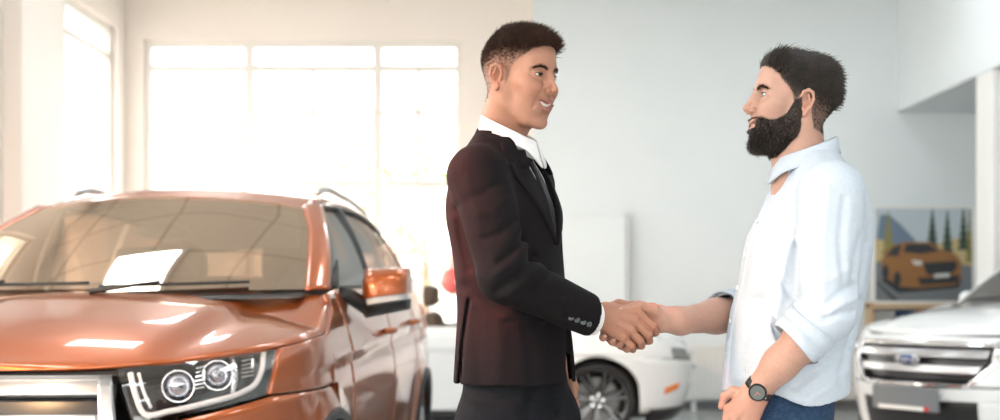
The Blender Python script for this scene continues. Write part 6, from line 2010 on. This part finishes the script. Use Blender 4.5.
    def prf(p):
        t = sst(0, 1, p / PI); zt_ = 1.572 + .054 * t; fall = .042 + .020 * (1 - sst(.05, .8, p)); r0 = .063 + .014 * (1 - t)
        return [(r0 - .001, zt_ - .05), (r0, zt_ - .005), (r0 + .003, zt_), (r0 + .007, zt_ - .004), (r0 + .010 + .006 * (1 - t), zt_ - fall * .6), (r0 + .014 + .010 * (1 - t), zt_ - fall)]
    ring('collar', lin, prf, st, .744, 3.353, gapf=.04)
    bn = mat('shirt_button', (.75, .78, .80), .3)
    for z_ in (1.50, 1.42, 1.34, 1.26, 1.18, 1.10):
        cx = np.interp(z_, [t[0] for t in tors[::1]], [t[1] for t in tors]); b_ = np.interp(z_, [t[0] for t in tors], [t[3] for t in tors])
        o_ = MB().lathe([(.001, -.003), (.0055, -.003), (.006, 0), (.001, .001)], 16, 'x').build('shirt_button', bn, st, smooth=True)
        o_.location = np.array([cx, 3.36, z_]) + f * (b_ + .004) - P2.loc; o_.rotation_euler = (0, 0, a + PI)
    # ---- watch on the left wrist
    wd_ = w(757, 391, 3.175) - w(780, 364, 3.145); wd_ /= np.linalg.norm(wd_)
    wc = w(759.5, 388.5, 3.172)
    face_n = np.array([-.05, -1, .12]); face_n -= wd_ * (face_n @ wd_); face_n /= np.linalg.norm(face_n)
    sx = np.cross(face_n, wd_)
    Mx = Matrix((tuple(sx), tuple(wd_), tuple(face_n))).transposed().to_4x4()
    Mx.translation = Vector(wc - P2.loc)
    wt = empty('wristwatch', (0, 0, 0)); wt.parent = P2.o; wt.matrix_local = Mx
    n = 40; V = []
    for s_, rr in ((-.010, 1.0), (-.009, 1.07), (.009, 1.07), (.010, 1.0)):
        for k in range(n):
            t = 2 * PI * k / n; V.append((.0325 * rr * math.cos(t), s_, .0265 * rr * math.sin(t)))
    F = [(i * n + k, i * n + (k + 1) % n, ((i + 1) % 4) * n + (k + 1) % n, ((i + 1) % 4) * n + k) for i in range(4) for k in range(n)]
    o_ = mk('strap', V, F, M['black_plastic'], wt); fix_normals(o_)
    cs = MB().lathe([(.001, .024), (.0185, .024), (.0205, .027), (.0208, .033), (.0190, .0355), (.0172, .0355), (.0168, .0340)], 40).build('case', mat('black_watch_case', (.012, .012, .013), .25, .5), wt, smooth=True)
    MB().lathe([(.001, .0342), (.0168, .0342), (.0168, .0335)], 40).build('dial', mat('grey_dial', (.10, .115, .115), .25, coat=.6), cs, smooth=False)
    hd = MB().box(-.0006, .0006, -.002, .0105, .0344, .0348); hd.box(-.002, .0075, -.0006, .0006, .0344, .0348)
    hd.build('watch_hands', mat('watch_hand', (.5, .12, .06), .3), cs)
    MB().tube([(.0205, 0, .030), (.0235, 0, .030)], .0022, 8).build('crown', M['grey_metal'], cs)
    # ---- jeans and shoes
    den = noisy(mat('dark_blue_denim', (.020, .045, .095), .8, spec=.2), (.035, .070, .135), 90, bump=.2, bscale=500, stretch=(1, 1, 3))
    v = Vol((.40, 3.08, .02), (.98, 3.66, 1.07), .006)
    v.loft([(.88, .668, 3.37, .122, .165), (1.0, .682, 3.368, .120, .162), (1.05, .684, 3.366, .117, .158)], a, 0, 2.3)
    for L3 in legs: v.chain(L3, [.100, .074, .062], .03)
    v.cap(w(742, 440, 3.20), w(742, 462, 3.21), .046, .044, .02)                       # the hand bulging the pocket
    for pts, amp, wd in (([(800, 402), (785, 410), (775, 424)], .006, .008), ([(812, 406), (800, 414), (790, 424)], -.004, .008)):
        fold(v, pts, 3.2, amp, wd, ymax=3.4)
    v.field(lambda D, X, Y, Z: np.maximum(D, .05 - Z))
    # pocket opening where the hand goes in
    v.cap(w(726, 425, 3.15), w(758, 427, 3.14), .022, .022, .006, 's')
    V, F = v.mesh(1)
    jn = P2.kid('jeans', V, F, den)
    shoe = mat('brown_leather_shoe', (.10, .05, .028), .35, coat=.3)
    for (x_, y_) in ((.69, 3.26), (.62, 3.49)):
        c0 = np.array([x_, y_, 0])
        v = Vol((x_ - .32, y_ - .2, -.01), (x_ + .16, y_ + .2, .16), .005)
        v.cap(c0 - f * .045 + [0, 0, .045], c0 + f * .03 + [0, 0, .055], .038, .040, .02)
        v.cap(c0 + f * .02 + [0, 0, .045], c0 + f * .19 + [0, 0, .032], .042, .034, .03, flat=((0, 0, 1), .75))
        v.cap(c0 + [0, 0, .06], c0 + [0, 0, .11], .042, .044, .02)
        v.field(lambda D, X, Y, Z: np.maximum(D, -Z + .001))
        V, F = v.mesh(1); P2.kid('shoe', V, F, shoe)
shirt_man()
